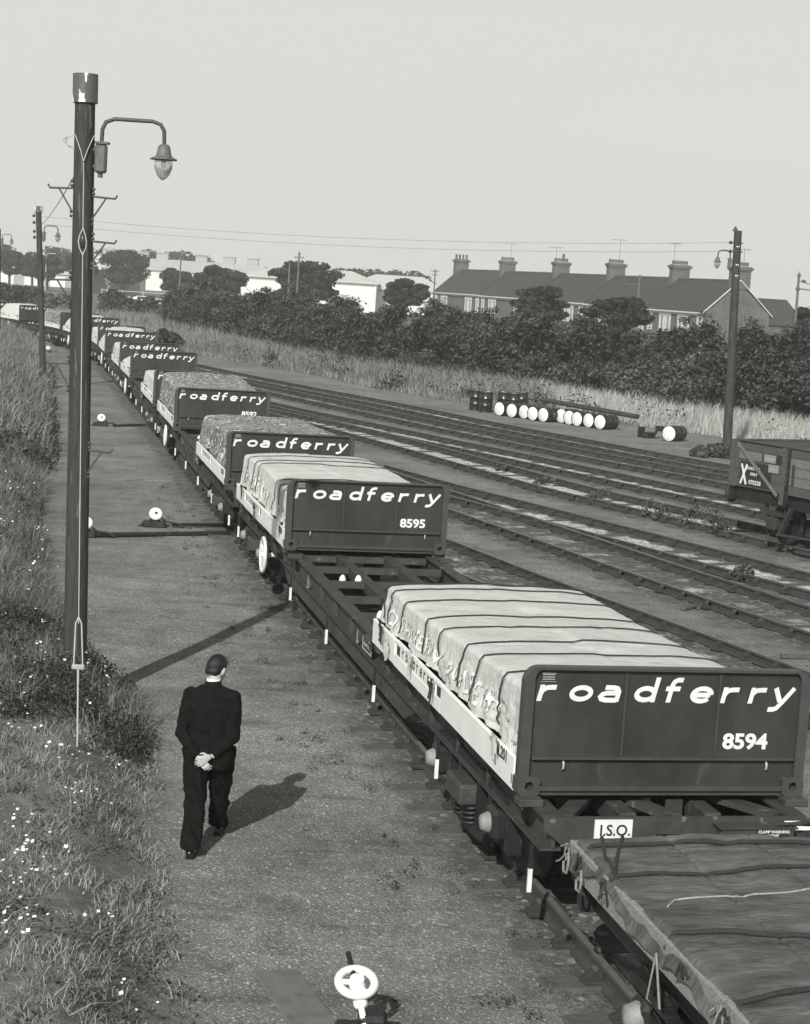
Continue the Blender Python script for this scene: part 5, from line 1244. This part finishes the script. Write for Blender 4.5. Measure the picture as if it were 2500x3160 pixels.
    if i == 0:
        part('rear_wing', lambda m: m.prism([(DEP, -.5), (DEP+6, -.5), (DEP+6, 3.6), (DEP, 3.6)], 3, 9, plane='xz'), M_brick)
        part('wing_roof', lambda m: m.add([(DEP-.6, 2.8, 3.5), (DEP+6.3, 2.8, 3.5), (DEP+5.0, 5.6, 6.2), (DEP-.8, 5.6, 6.2), (DEP-.6, 9.2, 3.5), (DEP+6.3, 9.2, 3.5)], [(0, 1, 2, 3), (3, 2, 5, 4), (1, 5, 2), (0, 3, 4)]), M_slate)

# ------------------------------------------------------------------ far sheds and walls
M_pal = mat('whitewashed_wall', .70, .8, .08, .4); M_palroof = mat('pale_asbestos_roof', .58, .8, .08, .4, stretch=(1, 6, 1)); M_grw = mat('grey_rendered_wall', .34, .8, .12, .4)
def shed(x, y, w_, dp, eh, rh, label, roofm=M_palroof, wallm=M_pal, doors=3, hip=0.0, rz=0.0, boxes=0):
    r = empty('warehouse', (x, y, 0), rz, label, 'warehouse')
    m = MB(); m.prism([(0, -.5), (w_, -.5), (w_, eh), (0, eh)], 0, dp, plane='xz'); m.build('wall', wallm, r)
    m = MB(); a = hip; z1 = eh; e = .4
    m.add([(-e, -e, z1), (w_+e, -e, z1), (w_+e, dp+e, z1), (-e, dp+e, z1), (a, dp/2, rh), (w_-a, dp/2, rh), (-e, -e, z1-.15), (w_+e, -e, z1-.15), (w_+e, dp+e, z1-.15), (-e, dp+e, z1-.15)], [(0, 1, 5, 4), (2, 3, 4, 5), (1, 2, 5), (3, 0, 4), (0, 6, 7, 1), (1, 7, 8, 2), (2, 8, 9, 3), (3, 9, 6, 0), (6, 9, 8, 7)]); m.build('roof', roofm, r)
    for k in range(doors):
        xx = w_*(k+.5)/doors; m = MB(); m.box((xx, -.06, 1.3), (w_/doors*.4, .08, 2.6)); m.build('door', M_grw, r)
    m = MB(); m.box((w_/2, -.05, eh-.5), (w_*.98, .06, .12)); m.build('fascia', M_grw, r)
    for k in range(boxes):
        m = MB(); m.box((w_*(k+.5)/boxes+1.5*math.sin(k*2.3), dp/2, rh+.7), (3.0, 2, 1.7)); m.box((w_*(k+.5)/boxes+1.5*math.sin(k*2.3), dp/2, rh+1.6), (3.4, 2.4, .2)); m.build('roof_ventilator', M_grw, r)
    return r
shed(-31.6, 320, 24, 30, 5.2, 7.2, 'bright white warehouse block left of the large tree', hip=5, doors=2)
shed(-13.5, 330, 19, 34, 4.4, 7.0, 'wide low white hipped roof showing just left of the brick terrace', hip=5, doors=3)
shed(-84, 450, 46, 30, 5.2, 8.0, 'long pale roof with a row of small ventilators, far behind the trees', roofm=mat('grey_far_roof', .48, .8, .1, .3), hip=2, boxes=6)
shed(-63.0, 345, 7.5, 14, 4.6, 7.4, 'pale gabled building behind the near pole', roofm=M_palroof, wallm=M_grw, doors=2, hip=.0, rz=0)
shed(-103, 400, 40, 16, 3.0, 4.2, 'low white sheds seen under the leftmost trees', hip=1, doors=7)
def car(x, y, rz, label):
    r = empty('parked_car', (x, y, .0), rz, label, 'car', 'cars parked far off'); m = MB()
    m.prism([(-2.0, .35), (2.0, .35), (2.05, .75), (1.2, .9), (.7, 1.38), (-1.0, 1.4), (-1.7, .95), (-2.05, .85)], -.8, .8); m.build('body', M_white, r)
    m = MB(); m.prism([(-.95, .93), (1.05, .93), (.65, 1.33), (-.92, 1.34)], -.82, .82); m.build('side_window', M_pane, r)
    for sx in (-1.25, 1.25):
        for sy in (-.78, .78): m = MB(); m.cyl((sx, sy-.08, .32), (sx, sy+.08, .32), .32, n=12); m.build('wheel', M_bogie, r)
car(-38.3, 252, .1, 'pale car parked beneath the big round tree'); car(-33.4, 236, .05, 'second pale car, partly hidden by bushes right of the first')
def fence(pts, h, label, m_):
    r = empty('fence', (pts[0][0], pts[0][1], 0), 0, label, 'fence'); b0 = Vector((pts[0][0], pts[0][1], 0))
    for i in range(len(pts)-1):
        p, q = Vector((*pts[i], 0))-b0, Vector((*pts[i+1], 0))-b0; m = MB()
        for z in (h-.1, h*.5): m.beam(p+Vector((0, 0, z)), q+Vector((0, 0, z)), .06, .12)
        m.build('rail', m_, r)
    for p in pts: m = MB(); m.box((p[0]-b0.x, p[1]-b0.y, h/2), (.16, .16, h+.15)); m.build('post', m_, r)
fence([(-27.5+2.2*k, 195-1.5*k) for k in range(5)], 1.5, 'dark post and rail fence in the weeds right of the farthest wagons', M_sleeper)
fence([(-58+5*k, 235) for k in range(5)], 1.6, 'dark rail fence behind the bend of the train at the left', M_sleeper)
fence([(-46+3*k, 262) for k in range(7)], 1.9, 'pale railings under the trees beyond the parked cars', M_grw)

# ------------------------------------------------------------------ leaves, trees, bushes
def leaves(C, Rr, n_each, size, squash=1.0, shell=.55, seed=0):
    r = np.random.default_rng(seed); C = np.asarray(C, float); Rr = np.asarray(Rr, float); N = len(C)
    idx = np.repeat(np.arange(N), n_each); M_ = len(idx)
    d = r.normal(size=(M_, 3)); d /= np.linalg.norm(d, axis=1)[:, None]; rad = shell+(1.08-shell)*r.random(M_)**.6
    P = C[idx]+d*rad[:, None]*Rr[idx]
    nrm = d*1.2+r.normal(size=(M_, 3))*.7+np.array([0, 0, .35]); nrm /= np.linalg.norm(nrm, axis=1)[:, None]
    a = np.cross(nrm, r.normal(size=(M_, 3))); a /= np.linalg.norm(a, axis=1)[:, None]; b = np.cross(nrm, a)
    s = size*(.6+.8*r.random(M_))[:, None]; e = s*(.45+.25*r.random(M_))[:, None]
    V = np.stack([P-a*s, P+b*e, P+a*s, P-b*e], 1).reshape(-1, 3); F = np.arange(4*M_).reshape(-1, 4)
    return V, F
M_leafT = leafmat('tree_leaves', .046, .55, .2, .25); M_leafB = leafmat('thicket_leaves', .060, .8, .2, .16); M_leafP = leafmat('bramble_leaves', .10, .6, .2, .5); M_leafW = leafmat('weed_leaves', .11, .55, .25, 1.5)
M_bark = mat('bark', .07, .9, .4, 3, .02, 6)
def blobs(mb, C, Rr, k=.62):
    for c, r_ in zip(C, Rr): mb.ell(tuple(c), tuple(np.asarray(r_)*k), 8, 6)
def tree(x, y, zb, zt, hw, label, seed, flat=1.0, n=26, dens=150, leaf=.30, group='trees in the distance', trunk=True):
    r = random.Random(seed); root = empty('tree', (x, y, 0), 0, label, 'tree', group); cz = (zb+zt)/2; hz_ = (zt-zb)/2; C = []; Rr = []
    for k in range(n):
        t2 = r.uniform(0, 2*math.pi); u = r.uniform(-1, 1); rad = r.uniform(.35, .82); q = math.sqrt(max(0, 1-u*u*.8))
        C.append((hw*rad*q*math.cos(t2), hw*.9*rad*q*math.sin(t2), cz+hz_*u*.80)); s = r.uniform(.22, .38)*hw; Rr.append((s, s, s*.62*flat))
    C.append((0, 0, cz)); Rr.append((hw*.55, hw*.55, hz_*.6))
    V, F = leaves(C, Rr, dens, leaf, seed=seed); npmesh('crown', V, F, M_leafT, False, root)
    if trunk:
        m = MB(); tr_ = hw*.055+.08; m.tube([(0, 0, -.2), (.05, 0, zb*.5), (0, .05, zb+.3), (.1, 0, cz)], [tr_*1.3, tr_, tr_*.8, tr_*.45], 8)
        for k in range(5):
            c = C[k]; m.tube([(0, 0, zb*(.7+.06*k)), (c[0]*.5, c[1]*.5, (zb+c[2])/2+.2), (c[0], c[1], c[2])], [tr_*.5, tr_*.3, .03], 6)
        m.build('trunk', M_bark, root)
    return root
tree(-79.5, 350, 2.6, 7.3, 3.3, 'leftmost round street tree on a straight trunk', 1)
tree(-75.5, 352, 2.3, 6.6, 3.0, 'second street tree from the left, its trunk clear against white sheds', 2)
tree(-68.5, 332, 2.1, 6.4, 3.6, 'low spreading tree between the second lamp post and the tall pole', 3)
tree(-64.0, 340, 2.6, 7.0, 3.6, 'tree hidden mostly by the tall near pole', 31)
tree(-67.5, 400, 4.2, 8.6, 3.2, 'dark tree just right of the tall near pole, above the pale gable', 4)
tree(-56.0, 341, 2.2, 8.3, 5.4, 'big round full crowned tree standing alone over the parked cars', 5, n=40, dens=170)
tree(-39.5, 292, 1.9, 5.6, 3.0, 'small forked tree beside the pole with the crossarm', 6)
tree(-27.6, 250, 2.4, 6.2, 4.1, 'flat topped tree left of the bright white warehouse', 7, flat=.7, n=34)
tree(-14.6, 230, 2.0, 7.6, 4.9, 'large open limbed tree in front of the white warehouse with twin poles', 8, flat=.55, n=44, dens=130)
tree(-1.6, 200, 3.0, 5.9, 2.8, 'ragged tree at the left end of the brick terrace', 9, flat=.6, n=28)
tree(10.3, 150, 3.0, 5.9, 2.6, 'rounded tree rising in front of the middle of the terrace', 10, flat=.5, n=34, leaf=.2, dens=220)
tree(15.5, 140, 2.6, 5.3, 2.8, 'dark tree in front of the terrace, left of the leaning pole', 11, flat=.5, n=36, leaf=.18, dens=240)
tree(29.0, 131, 2.6, 6.6, 1.9, 'tree at the right edge behind the pole with a bracket', 12, n=20, leaf=.18, dens=220)
r_ = np.random.default_rng(5); C = [(-9+r_.uniform(-11, 11), 425+r_.uniform(-6, 6), 5.8+r_.uniform(-1.5, 1.6)) for _ in range(40)]+[(-72+r_.uniform(-16, 14), 500+r_.uniform(-6, 6), 6+r_.uniform(-3, 3.2)) for _ in range(60)]+[(-100+r_.uniform(-14, 12), 470, 5+r_.uniform(-3, 3)) for _ in range(40)]
V, F = leaves(C, [(2.6, 2.6, 1.5)]*len(C), 90, .6, seed=77); o = npmesh('far_trees', V, F, M_leafT); tag(o, 'hazy distant tree line behind the sheds', 'trees', kind='stuff')
# the thicket
FR = np.array([(-24, 178), (-20.5, 160), (-15, 146), (-10, 128), (-3.8, 113), (.9, 104.5), (4.2, 98.5), (8, 94.5), (11.3, 96), (14, 92.5), (17, 89.5), (21, 88), (26, 88)], float)
HT = np.array([2.8, 3.5, 3.4, 3.7, 3.9, 4.0, 4.0, 4.0, 3.4, 4.1, 4.3, 4.9, 5.5])
seg = np.concatenate([[0], np.cumsum(np.linalg.norm(np.diff(FR, axis=0), axis=1))])
r_ = np.random.default_rng(21); C = []; Rr = []
NC = 1050
for k in range(NC):
    s = seg[-1]*r_.random()**1.0; fx, fy, H = np.interp(s, seg, FR[:, 0]), np.interp(s, seg, FR[:, 1]), np.interp(s, seg, HT)
    d = 15*r_.random()**1.3-2.2*max(0, float(vn(s*.16, 3, 2, 1))); q = r_.uniform(.5, 1.0)
    vx, vy = fx/np.hypot(fx, fy), fy/np.hypot(fx, fy)
    Hd = H*(.42+.58*min(1, d/4.0))*(1+.10*math.sin(s*.9)+.08*math.sin(s*2.3+d)); z = Hd*(1-.62*r_.random()**1.5)-.7+.5*vn(s*.25, d*.4, 2, 2)
    R0 = r_.uniform(.45, 1.2); C.append((fx+vx*d+r_.uniform(-1, 1), fy+vy*d, max(.3, z))); Rr.append((R0, R0, R0*.72))
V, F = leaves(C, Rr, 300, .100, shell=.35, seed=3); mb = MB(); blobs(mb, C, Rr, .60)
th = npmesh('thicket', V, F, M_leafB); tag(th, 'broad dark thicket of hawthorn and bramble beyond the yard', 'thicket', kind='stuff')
mb.build('thicket_core', leafmat('thicket_inner_leaves', .03, .5, .1, 2), th)  # dark solid blobs added inside the thicket to block light through the leaves
rr_ = random.Random(4); tw_ = MB()
for k in range(150):
    c = C[rr_.randrange(len(C))]; R0 = 1.3
    a0 = Vector(c); dr = Vector((rr_.uniform(-.8, .8), rr_.uniform(-1, .2), rr_.uniform(.5, 1.3))).normalized(); tw_.tube([tuple(a0), tuple(a0+dr*R0*.8), tuple(a0+dr*R0*1.35+Vector((rr_.uniform(-.2, .2), 0, -.05)))], [.03, .018, .006], 4)
tw_.build('branches', M_bark, th)
Cs = []
for k in range(420):
    c = C[rr_.randrange(len(C))]; dr = Vector((rr_.uniform(-.8, .8), rr_.uniform(-1, .2), rr_.uniform(.4, 1.4))).normalized(); Cs.append(tuple(Vector(c)+dr*rr_.uniform(.7, 1.2)))
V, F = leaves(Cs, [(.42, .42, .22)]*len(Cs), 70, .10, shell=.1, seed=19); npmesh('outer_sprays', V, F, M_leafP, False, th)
def bush(x, y, rx, ry, h, n, leaf, dens, m_, label, seed, group='bushes', name='bush', z0=None):
    r = np.random.default_rng(seed); z0 = gz(x, y) if z0 is None else z0; root = empty(name, (x, y, z0), 0, label, 'bush', group); C = []; Rr = []
    for k in range(n):
        t2 = r.uniform(0, 6.28); q = r.random()**.6; s = r.uniform(.22, .36)*min(rx, h); C.append((rx*q*.8*math.cos(t2), ry*q*.8*math.sin(t2), max(s*.4, h*(1-.55*q*q)*r.uniform(.4, .85)))); Rr.append((s, s, s*.8))
    V, F = leaves(C, Rr, dens, leaf, seed=seed); npmesh('foliage', V, F, m_, False, root)
    mb = MB(); 
    for k in range(min(n, 9)): c = C[k]; mb.tube([(c[0]*.2, c[1]*.2, -.05), (c[0]*.6, c[1]*.6, c[2]*.6), tuple(c)], [.03*h*.5+.004, .012*h, .004], 5)
    mb.build('stems', M_bark, root); return root
bush(13.0, 93.5, 3.2, 2.6, 2.3, 34, .11, 420, M_leafP, 'paler bramble bush bulging from the thicket above the single drum', 51)
bush(9.8, 97.0, 2.6, 2.0, 1.8, 24, .11, 380, M_leafP, 'lower bramble mound left of the paler bramble bush', 52)
bush(17.2, 84.5, 3.6, 3.0, 3.6, 46, .12, 460, M_leafB, 'big dark bush filling the space right of the right hand lamp post', 53)
bush(-34.5, 205, 3.2, 3, 2.6, 18, .28, 170, M_leafB, 'dark bush right of the tall pole below the pale gable', 54)
bush(-30.0, 192, 3.4, 3, 2.5, 20, .26, 180, M_leafB, 'round dark bush above the tenth board', 55)
bush(-25.5, 187, 2.6, 3, 2.0, 16, .26, 160, M_leafP, 'bush beside the dark post and rail fence', 59)
bush(-19.5, 168, 4.0, 4, 4.1, 34, .22, 260, M_leafB, 'tall domed bush at the left end of the thicket', 56)
bush(-16.5, 119, 1.2, 1.0, 1.5, 14, .12, 200, M_leafB, 'small dark bush by the train above the sixth container', 57)
bush(-47, 215, 5, 3, 2.2, 24, .28, 170, M_leafB, 'hedge like bush behind the twelfth board', 58)
bush(-53, 222, 5, 3, 2.4, 24, .28, 170, M_leafB, 'hedge like bush at the left edge beyond the train', 61)
bush(-41, 208, 4, 3, 2.0, 20, .28, 170, M_leafP, 'scrubby bush between the lamp post and tall pole beyond the train', 62)
for k, (a, v, r0, h, lb) in enumerate(((36.4, 10.0, .35, .25, 'weed tuft farthest left on the fourth track'), (33.0, 10.25, .4, .3, 'weed tuft left of centre on the fourth track'), (29.4, 10.5, .55, .45, 'leafy weed on the near rail of the fourth track'), (26.6, 11.15, .55, .5, 'bushy weed near the wooden wagon, left one'), (25.3, 11.6, .6, .65, 'tallest bushy weed between the rails near the wooden wagon'), (24.0, 11.6, .35, .3, 'low weed beside the wooden wagon wheel'), (17.9, 9.55, .3, .35, 'small weed inside the third track'))):
    bush(*av2xy(a, v), r0, r0, h, 9, .035, 45, M_leafW, lb, 70+k, 'weeds between the tracks', 'weed')
bush(10.6, 60.9, 1.3, .8, .5, 18, .08, 160, M_leafP, 'low leafy patch around the foot of the right hand lamp post', 80, 'bushes')
bush(12.4, 59.6, 1.4, .8, .55, 18, .08, 160, M_leafP, 'low leafy patch behind the wooden wagon corner', 81, 'bushes')

# ------------------------------------------------------------------ grass
def blades(P, h, lean, width, m, name, label, seed=0, cat='grass', leandir=None):
    r = np.random.default_rng(seed); n = len(P); t2 = r.uniform(0, 2*math.pi, n); w = width*(.6+.8*r.random(n))
    ld = r.normal(size=(n, 2))*lean
    if leandir is not None: ld += np.asarray(leandir)
    sx, sy = np.cos(t2)*w, np.sin(t2)*w
    b0 = P-np.stack([sx, sy, np.zeros(n)], 1)/2; b1 = P+np.stack([sx, sy, np.zeros(n)], 1)/2
    md = P+np.stack([ld[:, 0]*h*.35, ld[:, 1]*h*.35, h*.6], 1); m0 = md-np.stack([sx, sy, np.zeros(n)], 1)*.35; m1 = md+np.stack([sx, sy, np.zeros(n)], 1)*.35
    tp = P+np.stack([ld[:, 0]*h, ld[:, 1]*h, h*(1-.25*np.clip(np.hypot(ld[:, 0], ld[:, 1]), 0, 1))], 1)
    V = np.stack([b0, b1, m1, m0, tp], 1).reshape(-1, 3); k = np.arange(n)[:, None]*5
    F = np.concatenate([k+np.array([0, 1, 2, 3])], 0)
    # tips as degenerate quads -> use triangles separately
    F2 = k+np.array([3, 2, 4, 4]); me = bpy.data.meshes.new(name)
    T = np.concatenate([k+np.array([0, 1, 2]), k+np.array([0, 2, 3]), k+np.array([3, 2, 4])], 0)
    o = npmesh(name, V, T, m); return tag(o, label, cat, kind='stuff')
def samp_av(n, a0, a1, d0, d1, seed, pw=1.0, thr=-9, fs=1.0):
    r = np.random.default_rng(seed); a = a0+(a1-a0)*r.random(n)**pw; e = d0+(d1-d0)*r.random(n); v = np.interp(a, EA, EV)-e
    x = O2[0]+D2[0]*a+N2[0]*v; y = O2[1]+D2[1]*a+N2[1]*v
    k = lump(x*.9*fs+3, y*.7*fs) > thr; x, y = x[k], y[k]
    # keep what the photo could see, plus a margin
    f = Vector(fw); dd = x*fw.x+y*fw.y-(-CAM_H)*0; k = (x/np.maximum(y, 1) > -.27) & (y > 8); x, y = x[k], y[k]
    return np.stack([x, y, ground_z(x, y)-.01], 1)
M_gr1 = leafmat('verge_grass', .23, .55, .3, .8); M_gr2 = leafmat('straw_grass', .52, .35, .35, .5); M_gr3 = leafmat('short_turf', .32, .5, .25, 2.5); M_gr4 = leafmat('mixed_bank_grass', .27, .6, .3, .25)
r_ = np.random.default_rng(9)
P = samp_av(46000, -3, 12, .0, 3.2, 1, 1.0, -.12, 3); h = .05+.10*r_.random(len(P)); blades(P, h, .9, .007, M_gr3, 'short_grass', 'thin short grass on the flowery near verge', 2)
P = samp_av(30000, 5, 16, .05, 4.0, 2, 1.0, -.05, 2); h = .12+.28*r_.random(len(P)); blades(P, h, .55, .008, M_gr1, 'grass', 'rough grass around the foot of the tall near pole', 3)
P = samp_av(60000, 11, 36, .05, 5.5, 3, 1.2, -.35, 1.3); h = .2+.5*r_.random(len(P))*(.7+.5*np.clip(lump(P[:, 0], P[:, 1]), -1, 1))
aP, vP = xy2av(P[:, 0], P[:, 1]); bare = np.maximum(np.exp(-((aP-33.0)/2.6)**2-((vP+6.4)/2.2)**2), np.exp(-((aP-24.4)/1.2)**2-((vP+6.4)/2.0)**2)); h = h*(1-.85*bare); blades(P, np.maximum(h, .1), .4, .011, M_gr1, 'grass', 'long seeding grass on the verge behind the tall pole', 4, leandir=(.12, -.1))
P = samp_av(80000, 34, 118, .0, 13, 4, 1.0, -.6, .5); h = .35+.65*r_.random(len(P)); blades(P, h, .3, .026, M_gr4, 'grass', 'tall pale grass filling the bank at the far left', 5, leandir=(.15, -.1))
# right hand side
n = 80000; a = r_.uniform(24, 118, n); q = r_.random(n)**1.2; v = np.interp(a, [0, 15, 28, 40, 46, 50, 53, 59, 67, 75, 82, 95, 108, 140], [31, 27.5, 23.5, 21.5, 21, 23, 23.3, 19.8, 15.5, 13.2, 12.2, 8.5, 5, -1])+.1+q*11
x = O2[0]+D2[0]*a+N2[0]*v; y = O2[1]+D2[1]*a+N2[1]*v; den = lump(x*.4, y*.4); k = (den > -.45) & (x/y < .27); x, y = x[k], y[k]; P = np.stack([x, y, np.zeros(len(x))], 1)
edge_ = sst(0, 2.5, (q*11)[k]); h = (.25+.75*r_.random(len(P)))*(.35+.65*edge_)
w_ = (x > 6.5+.0*y) & (y < 96); blades(P[w_], h[w_], .35, .024, M_gr2, 'straw_grass', 'bright dry grass along the foot of the thicket at the right', 6, leandir=(.1, 0)); blades(P[~w_], h[~w_]*1.1, .3, .030, M_gr4, 'mixed_grass', 'mixed tall grass between tracks and thicket in the middle distance', 7)
n = 24000; x = r_.uniform(-42, -8, n); y = r_.uniform(122, 190, n); k = (x/y > -.27); P = np.stack([x[k], y[k], np.zeros(k.sum())], 1); blades(P, .5+.7*r_.random(len(P)), .3, .05, M_gr4, 'grass', 'rough grass beyond the bend of the train', 8)
# verge weeds (leafy) and flowers
def weedpatch(n, a0, a1, d0, d1, leaf, h, seed, m_, label, thr=.0):
    P = samp_av(n, a0, a1, d0, d1, seed, 1.0, thr, 2.2); r = np.random.default_rng(seed); C = P+np.stack([np.zeros(len(P)), np.zeros(len(P)), h*(.3+.5*r.random(len(P)))], 1)
    Rr = np.stack([.10+.12*r.random(len(P)), .10+.12*r.random(len(P)), h*(.4+.6*r.random(len(P)))], 1); V, F = leaves(C, Rr, 26, leaf, shell=.2, seed=seed); return tag(npmesh('weeds', V, F, m_), label, 'weeds', kind='stuff')
weedpatch(900, -3, 9, .0, 3.2, .017, .07, 41, M_leafW, 'low leafy weeds with daisies on the near verge', -.05)
weedpatch(700, 4.5, 11.5, .1, 1.6, .022, .22, 42, leafmat('dark_weed_leaves', .06, .5, .2, 2), 'dark leafy weeds round the foot of the tall near pole', -.2)
weedpatch(1500, 11, 34, .1, 6.0, .03, .34, 43, MATS['dark_weed_leaves'], 'dark weed patches in the long grass behind the tall pole', -.05)
rw = np.random.default_rng(63); n = 520; a = rw.uniform(30, 100, n); vv = np.interp(a, [0, 15, 28, 40, 46, 50, 53, 59, 67, 75, 82, 95, 108, 140], [31, 27.5, 23.5, 21.5, 21, 23, 23.3, 19.8, 15.5, 13.2, 12.2, 8.5, 5, -1])+rw.uniform(.3, 9, n)
x = O2[0]+D2[0]*a+N2[0]*vv; y = O2[1]+D2[1]*a+N2[1]*vv; k = (lump(x*.5+1, y*.35) > .0) & ((x < 8) | (rw.random(n) < .15)); x, y = x[k], y[k]; hh_ = .3+.5*rw.random(len(x))
V, F = leaves(np.stack([x, y, hh_*.6], 1), np.stack([.35+.4*rw.random(len(x)), .35+.4*rw.random(len(x)), hh_], 1), 60, .07, shell=.3, seed=12); tag(npmesh('weeds', V, F, M_leafB), 'dark docks and weeds in the tall grass beyond the tracks', 'weeds', kind='stuff')
weedpatch(1100, 30, 75, -.2, 2.5, .05, .40, 44, MATS['dark_weed_leaves'], 'dark weeds at the foot of the second lamp post', -.1)
def trackweeds():
    r = np.random.default_rng(91); n = 420; a = r.uniform(-4, 30, n); v = np.where(r.random(n) < .7, r.uniform(-.75, .25, n), r.uniform(-1.2, -.3, n)); k = lump(a*2.0, v*3+5) > .05; a, v = a[k], v[k]
    x = O2[0]+D2[0]*a+N2[0]*v; y = O2[1]+D2[1]*a+N2[1]*v; C = np.stack([x, y, np.full(len(x), .03)], 1); V, F = leaves(C, np.stack([.05+.09*r.random(len(x))]*2+[.03+.05*r.random(len(x))], 1), 22, .014, shell=.1, seed=8)
    tag(npmesh('weeds', V, F, M_leafW), 'scattered small weeds among the sleeper ends beside the train', 'weeds', kind='stuff')
trackweeds()
def flowers(n, a0, a1, d0, d1, hh, seed, thr, s):
    P = samp_av(n, a0, a1, d0, d1, seed, 1, thr, 1.6); r = np.random.default_rng(seed); n = len(P); z = hh*(.5+.7*r.random(n)); V = []; F = []; k6 = 6
    c = P+np.stack([r.normal(size=n)*.02, r.normal(size=n)*.02, z], 1); nn = np.stack([r.normal(size=n)*.3, r.normal(size=n)*.3-.35, np.ones(n)], 1); nn /= np.linalg.norm(nn, axis=1)[:, None]
    a = np.cross(nn, [0, 1, 0]); a /= np.linalg.norm(a, axis=1)[:, None]; b = np.cross(nn, a); rad = s*(.6+.8*r.random(n))
    ring = [c+(a*math.cos(t)+b*math.sin(t))*(rad*(.9 if q % 2 else .62))[:, None] for q, t in enumerate(np.linspace(0, 2*math.pi, 9)[:-1])]
    V = np.stack(ring, 1).reshape(-1, 3); F = np.arange(8*n).reshape(n, 8); return V, F
VV = []; FF = []; off = 0
for args in ((620, -3.2, 6.5, .35, 3.6, .10, 1, .12, .017), (420, -1, 5, .8, 3.6, .12, 7, .1, .019), (150, 5, 10, .0, 2.8, .28, 2, -.1, .017), (240, 12, 26, .0, 3.5, .55, 3, .0, .022), (60, -3.2, 2, .1, 1.6, .05, 4, .2, .014)):
    V, F = flowers(*args); VV.append(V); FF.append(F+off); off += len(V)
o = npmesh('wild_flowers', np.concatenate(VV), np.concatenate(FF), M_white); tag(o, 'small white wild flowers scattered over the left verge', 'flowers', kind='stuff')
# stones lying about the verge and path
def stones(n, seed):
    r = np.random.default_rng(seed); m = MB()
    for k in range(n):
        a = r.uniform(-4, 16); e = r.uniform(-2.0, 3.4); v = float(np.interp(a, EA, EV))-e; x, y = av2xy(a, v); s = r.uniform(.008, .022)*(1.6 if r.random() < .05 else 1)
        t0 = r.uniform(0, 6); vs = []
        for q in range(5): vs.append((x+s*math.cos(t0+q*1.256)*r.uniform(.7, 1.2), y+s*math.sin(t0+q*1.256)*r.uniform(.7, 1.2), gz(x, y)-.004))
        vs.append((x, y, gz(x, y)+s*.8)); m.add(vs, [(q, (q+1) % 5, 5) for q in range(5)])
    return m
tag(stones(900, 4).build('gravel', mat('loose_pale_gravel', .26, .9, .4, 40), None, (0, 0, 0)), 'loose small stones scattered over path and verge', 'gravel', kind='stuff')
# things lying on the left verge
x, y = av2xy(33.2, -3.9-2.2); m = MB(); m.tube([(x-2.2, y+.3, gz(x-2, y)+.30), (x+.5, y-1.3, gz(x, y)+.24)], .05, 8); m.tube([(x+.5, y-1.3, gz(x, y)+.22), (x+.62, y-1.5, gz(x, y)+.12), (x+.45, y-1.75, gz(x, y)+.0)], .05, 8)
tag(m.build('bent_pipe', M_iron, None, (x, y, gz(x, y))), 'bent old rail end lying in the grass at the left edge', 'scrap rail')
x, y = av2xy(25.0, -6.2); m = MB(); m.box((x-.3, y, gz(x, y)+.22), (3.2, .35, .30), rz=.05, bev=.02); m.box((x+1.25, y-.02, gz(x, y)+.15), (.14, .5, .55), rz=.05, bev=.01)
tag(m.build('timber_baulk', M_sleeper, None, (x, y, gz(x, y))), 'old timber baulk half buried in weeds left of the tall pole', 'timber')
for k, (a, v, ln, rz) in enumerate(((10.9, 7.7, .9, .1), (14.8, 7.3, .5, 1.0), (10.5, 9.4, .7, .3), (3.5, 6.0, .6, .4))):
    x, y = av2xy(a, v); m = MB(); m.box((x, y, .035), (ln, .11, .06), rz=rz, bev=.012); m.box((x+.2, y+.12, .03), (ln*.5, .07, .05), rz=rz+.3, bev=.01)
    tag(m.build('broken_plank', M_sleeper, None, (x, y, 0)), ['broken plank lying between train and forked track, farther one', 'short broken plank beside the forked track', 'broken plank inside the third track ballast', 'broken plank nearest the right edge of the picture'][k], 'plank')

# ------------------------------------------------------------------ haze
USE_HAZE = True
if USE_HAZE:
    m = MB(); m.box((-10, 270, 8), (340, 600, 20)); hz_ = m.build('haze', [], None, (-10, 270, 8)); hm_ = bpy.data.materials.new('summer_haze'); hm_.use_nodes = True; t = hm_.node_tree; t.nodes.clear()
    o_ = t.nodes.new('ShaderNodeOutputMaterial'); v_ = t.nodes.new('ShaderNodeVolumePrincipled'); v_.inputs['Color'].default_value = g(.95); v_.inputs['Density'].default_value = .00055; v_.inputs['Anisotropy'].default_value = .0
    t.links.new(v_.outputs[0], o_.inputs['Volume']); hz_.data.materials.clear(); hz_.data.materials.append(hm_); hz_['kind'] = 'stuff'; hz_['label'] = 'thin summer haze in the air over the yard'; hz_['category'] = 'haze'
    S.cycles.volume_bounces = 1
